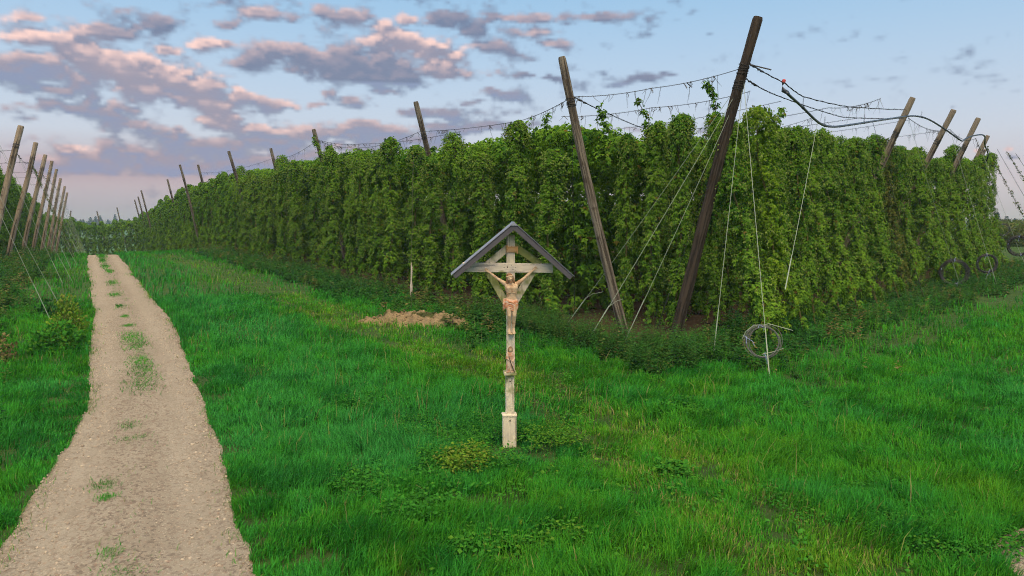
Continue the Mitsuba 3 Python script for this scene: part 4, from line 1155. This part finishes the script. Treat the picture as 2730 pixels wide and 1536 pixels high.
put('earth_heap__clods', scatter(np.array(ico.vertices), np.array(ico.faces), q3, np.linalg.qr(rng_.normal(size=(n, 3, 3)))[0] * (.012 + .05 * rng_.random(n) ** 3)[:, None, None]), 'm_mound')
labels['earth_heap__clods'] = {'label': 'clods of dry earth lying on the heap', 'kind': 'stuff'}
tag('earth_heap', 'low heap of dry brown earth and straw lying between the grass and the hops', 'earth heap')

sp = lift([-3.34, 25.0, 1.69])
strips = [tube([sp + [0, 0, .03], sp + [.012, 0, -.25], sp + [.0, 0, -.55], sp + [-.01, 0, -.8], sp + [-.012, 0, -.95]], [.012, .028, .024, .038, .03], 6)]
for dx, l, r in ((-.045, 1.12, .012), (-.02, 1.05, .009), (.02, .98, .012), (.035, .92, .009)):
    strips.append(tube([sp + [dx * .3, -.01, -.62], sp + [dx * .8, -.01, -.82], sp + [dx, -.01, -l]], [.016, r * 1.3, .003], 5))
strips.append(tube([sp + [.02, 0, -.05], sp + [.03, 0, -.14], sp + [.022, 0, -.3]], [.004, .014, .012], 5))
put('split_stake__splintered_wood', join(strips), 'm_stake')
put('split_stake__cord', join([tube([sp + [0, 0, 0], sp + [.01, .3, 1.2], sp + [.02, .7, 3.6]], .006, 4), tube([sp + [0, 0, -.95], [sp[0], sp[1], float(height(sp[0], sp[1]))]], .005, 4)]), 'm_string')
tag('split_stake', 'pale splintered stake hanging upright before the dark hop wall, above the earth heap', 'stake')

# ---- wayside cross -----------------------------------------------------------------------------------
CX, CY = -.02, 10.8
CZ = float(height(CX, CY))
CROSS = T().translate([CX, CY, CZ]).rotate([0, 0, 1], 5)
CM = np.array(CROSS.matrix, float)
WC = 'wayside_cross'


def cross_part(name, mesh, bsdf, smooth=False, label=None):
    v, f = of_manifold(mesh) if hasattr(mesh, 'to_mesh') else mesh
    v = np.asarray(v, float) @ CM[:3, :3].T + CM[:3, 3]
    key = f'{WC}__{name}'
    put(key, (v, f), bsdf, smooth=smooth)
    if label:
        labels[key] = {'label': label}


def box(cx, cy, cz, sx, sy, sz, b=.006):
    return bevel_box(sx, sy, sz, b).translate((cx, cy, cz))


def rough(mesh, edge=.05, amount=.003, seed=0):
    """Slightly uneven timber faces."""
    m = mesh.refine_to_length(edge)
    v, f = of_manifold(m)
    d = np.stack([meshkit.fbm(v * 14 + 3 * k, 3, seed + k) - .5 for k in range(3)], -1)
    return v + d * amount * 2, f


cross_part('base_post', rough(box(-.02, 0, .10, .195, .17, .72), seed=1), 'm_wood_upright', 30)
cross_part('base_moulding', box(-.02, 0, .468, .215, .19, .022, .008) + box(-.02, 0, .452, .204, .18, .018, .006), 'm_wood_upright')
cross_part('post', rough(box(-.012, 0, .78, .122, .11, .66), seed=2), 'm_wood_upright', 30)
cross_part('bracket_moulding', box(-.012, -.012, 1.035, .12, .125, .04, .008), 'm_wood_upright')
cross_part('ledge', box(-.012, -.03, 1.083, .178, .18, .05, .008), 'm_wood_brace', label='small wooden ledge that carries the lower carved figure')
cross_part('upright', rough(box(0, 0, 2.09, .118, .09, 1.97), seed=3), 'm_wood_upright', 30)
cross_part('crossbeam', rough(bevel_box(1.29, .098, .132, .006).rotate((0, 1.0, 0)).translate((-.04, -.006, 2.605)), seed=4), 'm_wood_beam', 30, 'pale weathered crossbeam stained dark in the middle')


def brace(x0, z0, x1, z1, w=.10, d=.06, seed=5):
    l = math.hypot(x1 - x0, z1 - z0)
    a = math.degrees(math.atan2(z1 - z0, x1 - x0))
    return rough(bevel_box(l, d, w, .005).rotate((0, -a, 0)).translate(((x0 + x1) / 2, .006, (z0 + z1) / 2)), seed=seed)


cross_part('brace', brace(-.34, 2.645, -.03, 2.90, seed=5), 'm_wood_brace', 30)
cross_part('brace_001', brace(.43, 2.65, .03, 2.93, seed=6), 'm_wood_mossy', 30, 'upper right brace, green with algae')
cross_part('brace_002', brace(-.335, 2.575, -.03, 2.03, seed=7), 'm_wood_mossy', 30, 'lower left brace, green with algae')
cross_part('brace_003', brace(.335, 2.575, .03, 2.06, seed=8), 'm_wood_brace', 30)
# small saddle roof: boards, barge boards, metal covering
APEX, EAVE_L, EAVE_R = np.array([.03, 3.235]), np.array([-.822, 2.53]), np.array([.855, 2.505])


def slope(a, b, thick, y0, y1, drop):
    d = unit(b - a)
    nrm = np.array([-d[1], d[0]])
    nrm = nrm if nrm[1] > 0 else -nrm
    poly = [a + nrm * drop, b + nrm * drop, b + nrm * (drop - thick), a + nrm * (drop - thick)]
    pts = [(p[0], y, p[1]) for p in poly for y in (y0, y1)]
    return m3.Manifold.hull_points(pts)


for k, e in enumerate((EAVE_L, EAVE_R)):
    n = '' if k == 0 else '_001'
    for m in range(3):
        y0 = -.20 + m * .135
        cross_part('roof__board' + ('' if k * 3 + m == 0 else f'_{k * 3 + m:03d}'), slope(APEX, e, .022, y0, y0 + .130, -.008), 'm_roof_board')
    cross_part('roof__barge_board' + n, slope(APEX, e + unit(e - APEX) * .012, .068, -.235, -.206, .0), 'm_fascia')
    cross_part('roof__metal_sheet' + n, slope(APEX + np.array([0, .004]), e + unit(e - APEX) * .03, .006, -.25, .22, .012), 'm_roof_metal')
cross_part('roof__ridge_cap', m3.Manifold.hull_points([(.03 + dx, y, z) for y in (-.252, .222) for dx, z in ((-.045, 3.205), (.045, 3.205), (0, 3.262))]), 'm_roof_metal')
pl_ = box(.018, -.062, 2.868, .145, .012, .085, .004)
curl = m3.Manifold.cylinder(.105, .011, .011, 14, True)
cross_part('plaque', pl_ + curl.translate((-.056, -.066, 2.872)) + curl.translate((.092, -.066, 2.86)), 'm_plaque', 30, 'small orange brown scroll plaque nailed above the crossbeam')
cross_part('bolt', of_manifold(m3.Manifold.cylinder(.012, .011, .009, 12).rotate((90, 0, 0)).translate((-.015, -.086, .395))), 'm_rust')
cross_part('bolt_001', of_manifold(m3.Manifold.cylinder(.012, .010, .008, 12).rotate((90, 0, 0)).translate((-.012, -.056, .965))), 'm_rust')
rngc = np.random.default_rng(9)
scars = []
for k in range(9):                     # old nail holes and splinters in the middle of the beam
    x, z = rngc.normal(.0, .12), 2.605 + rngc.normal(0, .032)
    scars.append(of_manifold(m3.Manifold.sphere(1, 8).scale((.004 + .008 * rngc.random(), .003, .003 + .003 * rngc.random())).rotate((0, rngc.normal(-35, 20), 0)).translate((x, -.0555, z))))
cross_part('crossbeam__splinter_scars', join(scars), 'm_rust')


def ball(p, r, seg=14):
    return m3.Manifold.sphere(r, seg).translate(tuple(p))


def bone(p0, r0, p1, r1):
    return m3.Manifold.batch_hull([ball(p0, r0), ball(p1, r1)])


def chain(pts):
    out = m3.Manifold()
    for (p0, r0), (p1, r1) in zip(pts[:-1], pts[1:]):
        out = out + bone(p0, r0, p1, r1)
    return out


def soften(m, length=.008, rounds=6):
    v, f = of_manifold(m.refine_to_length(length))
    t = trimesh.Trimesh(v, f)
    trimesh.smoothing.filter_taubin(t, iterations=rounds)
    return np.array(t.vertices), np.array(t.faces)


def figure():
    y = -.115
    body = m3.Manifold.batch_hull([ball((-.075, y, 2.375), .03), ball((.075, y, 2.38), .03), ball((-.04, y - .022, 2.325), .048), ball((.045, y - .022, 2.325), .048), ball((-.035, y - .01, 2.265), .042), ball((.04, y - .01, 2.265), .042)])
    body += m3.Manifold.batch_hull([ball((-.035, y - .01, 2.27), .04), ball((.04, y - .01, 2.27), .04), ball((-.025, y - .005, 2.20), .038), ball((.032, y - .005, 2.20), .038)])
    body += m3.Manifold.batch_hull([ball((-.025, y - .005, 2.20), .038), ball((.032, y - .005, 2.20), .038), ball((-.04, y, 2.12), .045), ball((.045, y, 2.12), .045)])
    for k in range(4):                                                     # ribs and the hollow of the chest
        z = 2.315 - k * .020
        for sgn in (-1, 1):
            body += bone((.004 + sgn * .018, y - .062, z + .008), .006, (.004 + sgn * .066, y - .040, z - .006), .006)
    body += chain([((.004, y, 2.385), .032), ((-.008, y - .01, 2.425), .026)])
    # arms, drawn up to the beam
    for sgn, elbow, wrist, palm in ((-1, (-.195, y + .005, 2.455), (-.31, y + .012, 2.545), (-.345, y + .012, 2.572)), (1, (.195, y + .005, 2.468), (.305, y + .012, 2.565), (.335, y + .012, 2.592))):
        sh = (sgn * .085, y, 2.382)
        mid = tuple((np.array(sh) + elbow) / 2 + [0, -.004, -.002])
        fore = tuple(np.array(elbow) * .65 + np.array(wrist) * .35)
        body += chain([(sh, .034), (mid, .027), (elbow, .020), (fore, .0215), (wrist, .0135)])
        body += m3.Manifold.batch_hull([ball(wrist, .012), ball(palm, .012), ball(np.array(palm) + [sgn * .004, 0, -.012], .011), ball(np.array(palm) + [sgn * .001, 0, .012], .011)])
        d = unit(np.array(palm) - np.array(wrist))
        side = np.array([-d[2], 0, d[0]])
        for q in range(4):                                                # fingers, half closed
            b0 = np.array(palm) + side * (q - 1.5) * .0082
            l = [.024, .029, .027, .021][q]
            b1 = b0 + d * l + side * (q - 1.5) * .003 + [0, -.010, 0]
            b2 = b1 + d * l * .45 + [0, -.014, 0]
            body += chain([(b0, .0052), (b1, .0047), (b2, .0038)])
        th0 = np.array(wrist) * .5 + np.array(palm) * .5 + side * (.012 * sgn)
        body += chain([(th0, .0056), (th0 + d * .018 + side * (.010 * sgn) + [0, -.008, 0], .0048), (th0 + d * .03 + side * (.008 * sgn) + [0, -.016, 0], .004)])
    # legs side by side, knees bent forward, feet on a peg
    for sgn in (-1, 1):
        hip, knee, ank = (.003 + sgn * .038, y - .005, 2.11), (.003 + sgn * .036, y - .055, 1.935), (.002 + sgn * .030, y - .005, 1.745)
        calf = tuple(np.array(knee) * .65 + np.array(ank) * .35 + [0, .012, 0])
        body += chain([(hip, .048), (tuple((np.array(hip) + knee) / 2 + [0, -.006, 0]), .039), (knee, .028), (calf, .027), (ank, .0165)])
        heel = np.array(ank) + [0, .012, -.012]
        toe = np.array(ank) + [sgn * .004, -.035, -.062]
        body += m3.Manifold.batch_hull([ball(heel, .0165), ball(toe + [.010, 0, 0], .010), ball(toe - [.010, 0, 0], .010), ball(ank, .016)])
        for q in range(5):
            b0 = toe + [(q - 2) * .0068, 0, 0]
            body += bone(b0, .0052, b0 + [0, -.010, -.013 + .002 * abs(q - 1)], .0042)
    # head sunk to his right, with brow, nose, cheeks, lips
    h = np.array([-.022, y - .035, 2.462])
    tilt = lambda p: tuple(h + np.array([p[0] * .95 + p[2] * -.22, p[1] + p[2] * .12, p[2] * .95 + p[0] * .22]))  # noqa: E731
    head = m3.Manifold.batch_hull([ball(tilt((0, .006, .022)), .040), ball(tilt((0, -.004, -.004)), .034), ball(tilt((0, -.016, -.038)), .015)])
    head += bone(tilt((0, -.036, .012)), .007, tilt((0, -.049, -.010)), .0078)
    for sgn in (-1, 1):
        head += bone(tilt((sgn * .006, -.037, .016)), .0058, tilt((sgn * .024, -.028, .014)), .0052)
        head += ball(tilt((sgn * .019, -.029, -.008)), .011)
        head += ball(tilt((sgn * .040, .006, -.002)), .008)
    head += bone(tilt((-.010, -.036, -.024)), .0042, tilt((.010, -.036, -.024)), .0042)
    body += head + bone(tuple(np.array([-.008, y - .01, 2.42])), .026, tilt((0, 0, -.02)), .024)
    cross_part('carved_figure__body', soften(body), 'm_carved', True)
    hair = m3.Manifold()
    for k in range(9):                                                     # hair parted in the middle, falling on the shoulders
        a = math.radians(-100 + k * 25)
        s0 = tilt((.030 * math.sin(a), .012 - .020 * math.cos(a) * .4, .052))
        s1 = tilt((.046 * math.sin(a), .018 - .012 * abs(math.cos(a)), .012))
        s2 = tilt((.052 * math.sin(a), .012, -.035 - .01 * (k % 3)))
        if abs(math.sin(a)) > .55:
            hair += chain([(s0, .013), (s1, .013), (s2, .010), (tuple(np.array(s2) + [.006 * math.sin(a), -.002, -.028]), .006)])
    hair += m3.Manifold.batch_hull([ball(tilt((0, .010, .040)), .038), ball(tilt((0, .022, .01)), .036)])
    for k in range(5):                                                     # beard
        hair += bone(tilt((-.016 + .008 * k, -.026, -.034)), .008, tilt((-.010 + .005 * k, -.030, -.062 - .006 * (k % 2))), .005)
    hair += bone(tilt((-.013, -.0365, -.018)), .004, tilt((.013, -.0365, -.018)), .004)
    cross_part('carved_figure__hair', soften(hair, .006, 3), 'm_hair', True, 'brown carved hair and beard')
    crown = m3.Manifold()
    th = np.linspace(0, 2 * np.pi, 21)
    for o in (0, 1):
        ring = [(tilt((.043 * math.cos(a), .006 + .045 * math.sin(a), .034 + .006 * math.sin(4 * a + 2 * o))), .0065) for a in th]
        crown += chain(ring)
    cross_part('carved_figure__crown', of_manifold(crown), 'm_carved', 40)
    cloth = m3.Manifold.batch_hull([ball((-.045, y - .004, 2.135), .052), ball((.048, y - .004, 2.125), .052), ball((-.040, y - .012, 2.055), .054), ball((.045, y - .012, 2.035), .052)])
    for k in range(5):                                                     # folds sweeping from hip to hip
        z = 2.155 - .024 * k
        cloth += chain([((-.085, y - .01, z + .012), .011), ((-.035, y - .062, z - .022 - .004 * k), .012), ((.02, y - .068, z - .034 - .004 * k), .012), ((.088, y - .012, z - .010 - .002 * k), .011)])
    for k in range(3):                                                     # the loose end at his right hip
        cloth += chain([((-.092 - .006 * k, y - .012, 2.165), .013), ((-.102 - .004 * k, y - .016 - .01 * k, 2.10), .014), ((-.098 - .008 * k, y - .014, 2.035 - .012 * k), .009)])
    cross_part('carved_figure__loincloth', soften(cloth, .008, 3), 'm_cloth_paint', True, 'orange red carved loincloth with deep folds')
    peg = m3.Manifold.batch_hull([ball((-.035, -.06, 1.672), .016), ball((.04, -.06, 1.672), .016), ball((-.03, -.12, 1.664), .014), ball((.036, -.12, 1.664), .014)])
    cross_part('carved_figure__foot_peg', of_manifold(peg), 'm_carved', 40)


figure()


def robed_figure():
    y, x = -.085, -.012
    robe = m3.Manifold.batch_hull([ball((x - .042, y, 1.125), .020), ball((x + .044, y, 1.125), .020), ball((x, y - .018, 1.13), .024), ball((x - .034, y, 1.25), .026), ball((x + .034, y, 1.25), .026)])
    robe += m3.Manifold.batch_hull([ball((x - .034, y, 1.25), .026), ball((x + .034, y, 1.25), .026), ball((x - .03, y, 1.385), .022), ball((x + .03, y, 1.385), .022), ball((x, y - .012, 1.34), .028)])
    for k in range(7):                                                     # folds of the robe
        a = -.045 + .015 * k
        robe += chain([((x + a * .45, y - .030, 1.30), .006), ((x + a * .8, y - .036, 1.21), .0085), ((x + a * 1.05, y - .034 + abs(a) * .4, 1.115), .010)])
    robe += chain([((x - .042, y - .002, 1.375), .018), ((x - .052, y - .014, 1.31), .016), ((x - .016, y - .040, 1.288), .012)])   # sleeves
    robe += chain([((x + .042, y - .002, 1.375), .018), ((x + .054, y - .012, 1.305), .016), ((x + .034, y - .038, 1.272), .012)])
    cross_part('robed_figure__robe', soften(robe, .007, 3), 'm_robe', True)
    h = np.array([x + .0, y - .012, 1.435])
    head = m3.Manifold.batch_hull([ball(h + [0, .004, .008], .026), ball(h + [0, -.004, -.014], .020)]) + chain([((x, y, 1.39), .018), (tuple(h), .018)])
    head += bone(h + [0, -.024, .006], .004, h + [0, -.031, -.006], .005)
    for sgn in (-1, 1):
        head += bone(h + [sgn * .004, -.024, .009], .0036, h + [sgn * .015, -.019, .008], .0034)
    for pos in ((-.012, -.044, 1.287), (.036, -.043, 1.268)):              # hands with closed fingers
        b = np.array([x + pos[0], y + pos[1], pos[2]])
        head += ball(b, .010)
        for q in range(4):
            head += bone(b + [-.006, -.004, .007 - .0045 * q], .0034, b + [.007, -.009, .006 - .0045 * q], .003)
        head += bone(b + [0, -.002, .009], .0036, b + [.007, -.007, .011], .003)
    cross_part('robed_figure__head_and_hands', soften(head, .005, 2), 'm_carved', True)
    cap = m3.Manifold.batch_hull([ball(h + [0, .008, .018], .027), ball(h + [0, .014, -.01], .024)])
    for sgn in (-1, 1):
        cap += chain([(tuple(h + [sgn * .022, .004, .012]), .011), (tuple(h + [sgn * .026, .004, -.018]), .010), (tuple(h + [sgn * .022, 0, -.038]), .007)])
    cross_part('robed_figure__hair', soften(cap, .006, 2), 'm_hair', True, 'dark carved hair')
    cross_part('robed_figure__staff', tube([(x - .024, y - .050, 1.345), (x + .004, y - .056, 1.25), (x + .030, y - .056, 1.18), (x + .058, y - .040, 1.11)], .006, 6), 'm_rust', 40, 'dark staff held slantwise')
    cross_part('robed_figure__foot_plate', box(x, y + .0, 1.112, .118, .082, .016, .004), 'm_carved')


robed_figure()
tag(WC, 'weathered wooden wayside cross with a small saddle roof and carved figures, standing in the grass', 'wayside cross')
labels[WC + '__carved_figure'] = {'label': 'carved figure of a man hanging with outstretched arms on the cross'}
labels[WC + '__robed_figure'] = {'label': 'small carved robed figure with a staff on the ledge below'}
labels[WC + '__base_post'] = {'label': 'broader pale foot of the post standing in the grass'}


# ---- far land: trees, field edge ---------------------------------------------------------------------------
def conifer_meshes(seed, tall):
    rng = np.random.default_rng(seed)
    n = 620
    f = rng.random(n) ** .8
    az = rng.random(n) * 6.28
    d = np.stack([np.cos(az), np.sin(az), az * 0], -1)
    r = (1 - f) ** .8 * tall * .24 * (.4 + .7 * rng.random(n)) + .15
    pos = np.stack([np.zeros(n), np.zeros(n), tall * (.10 + .9 * f)], -1) + d * (r * .55)[:, None]
    m = frames(d + np.array([0, 0, -.35]) + rng.normal(0, .15, (n, 3)), np.array([0, 0, 1.0]) + rng.normal(0, .3, (n, 3)), r * .9 + .35)
    return (scatter(*LEAF2, pos, m), np.repeat(rng.random((n, 2)), 4, 0)), tube([(0, 0, -1), (0, 0, tall * .5), (0, 0, tall * .97)], [.28, .18, .03], 6)


for k in range(3):
    (crown, cuv), trunk = conifer_meshes(400 + k, 12.0)
    scene[f'conifer_shape_{k}'] = {'type': 'shapegroup', 'crown': mikit.ply(crown, 'm_conifer', uv=cuv), 'trunk': mikit.ply(trunk, 'm_bark')}


def tree(x, y, tall, wide, label, group, k):
    key = numbered('conifer_tree')
    scene[key] = {'type': 'instance', 'shapegroup': {'type': 'ref', 'id': f'conifer_shape_{k % 3}'}, 'to_world': T().translate(on(x, y, -.3).tolist()).rotate([0, 0, 1], 57.0 * k).scale([wide, wide, tall / 12.0])}
    tag(key, label, 'tree', group)


rngt = np.random.default_rng(61)
for k in range(34):
    d = 900 + rngt.normal(0, 14)
    a = math.radians(-32.3 + .36 * k + rngt.normal(0, .09))
    tree(d * math.sin(a), d * math.cos(a), 10.5 + 6.5 * rngt.random(), 1.0 + .5 * rngt.random(), 'distant bluish conifer on the skyline beyond the end of the track', 'trees on the far left skyline', k)
for k in range(9):
    d = 420 + rngt.normal(0, 10)
    a = math.radians(32.3 + .42 * k + rngt.normal(0, .08))
    tree(d * math.sin(a), d * math.cos(a), 13.0 + 5 * rngt.random(), 1.0 + .35 * rngt.random(), 'dark distant conifer on the skyline at the right edge', 'trees on the right skyline', k)
pos = []
for k in range(520):
    a = math.radians(-50 + 100 * rngt.random())
    d = 925 + 170 * rngt.random()
    pos.append((d * math.sin(a), d * math.cos(a), 9 + 4 * rngt.random()))
for k, (x, y, h) in enumerate(pos):
    scene[f'far_forest__{k + 1:03d}'] = {'type': 'instance', 'shapegroup': {'type': 'ref', 'id': 'forest_shape'}, 'to_world': T().translate(on(x, y, -.5).tolist()).rotate([0, 0, 1], 41.0 * k).scale([1.5, 1.5, h / 12.0])}
(crown, cuv), _ = conifer_meshes(409, 12.0)
crown = (crown[0].reshape(-1, 4, 3)[::2].reshape(-1, 3), (np.array([[0, 3, 1], [1, 3, 2]])[None] + (np.arange(310) * 4)[:, None, None]).reshape(-1, 3))
scene['forest_shape'] = {'type': 'shapegroup', 'crown': mikit.ply(crown, 'm_conifer', uv=cuv.reshape(-1, 4, 2)[::2].reshape(-1, 2))}
tag('far_forest', 'distant forest reading as one blue green band on the horizon', 'forest', kind='stuff')

rngm = np.random.default_rng(71)
n = 2600
d, a = 85 + 50 * rngm.random(n), np.radians(31.5 + 12 * rngm.random(n))
mxs, mys = d * np.sin(a), d * np.cos(a)
mz0 = height(mxs, mys)
who = np.repeat(np.arange(n), 9)
az = rngm.random(len(who)) * 6.28
dd = np.stack([np.cos(az), np.sin(az), az * 0], -1)
pz_ = np.stack([mxs[who], mys[who], mz0[who] + 1.9 * rngm.random(len(who))], -1)
put('maize_field', scatter(*LEAF2, pz_, frames(dd + np.array([0, 0, .7]) * rngm.random((len(who), 1)), dd * -.5 + [0, 0, 1.0], .55 + .5 * rngm.random(len(who)), .35)), 'm_weed', uv=np.repeat(np.stack([rngm.random(len(who)), .72 + .2 * rngm.random(len(who))], 1), 4, 0))
tag('maize_field', 'yellowish green crop field seen between the hops and the right edge', 'field', kind='stuff')

# ---- evening air: far trees fade to blue -------------------------------------------------------------------
scene['evening_air'] = {'type': 'homogeneous', 'albedo': {'type': 'rgb', 'value': [.93, .95, .97]}, 'sigma_t': {'type': 'rgb', 'value': [.00028, .00035, .00045]}}
scene['haze'] = {'type': 'cube', 'bsdf': {'type': 'null'}, 'interior': {'type': 'ref', 'id': 'evening_air'}, 'to_world': T().translate([0, 640, 1.5]).scale([1500, 820, 15.5])}
tag('haze', 'thin bluish evening haze over the far land', 'haze', kind='stuff')
scene['camera']['medium'] = {'type': 'ref', 'id': 'evening_air'}
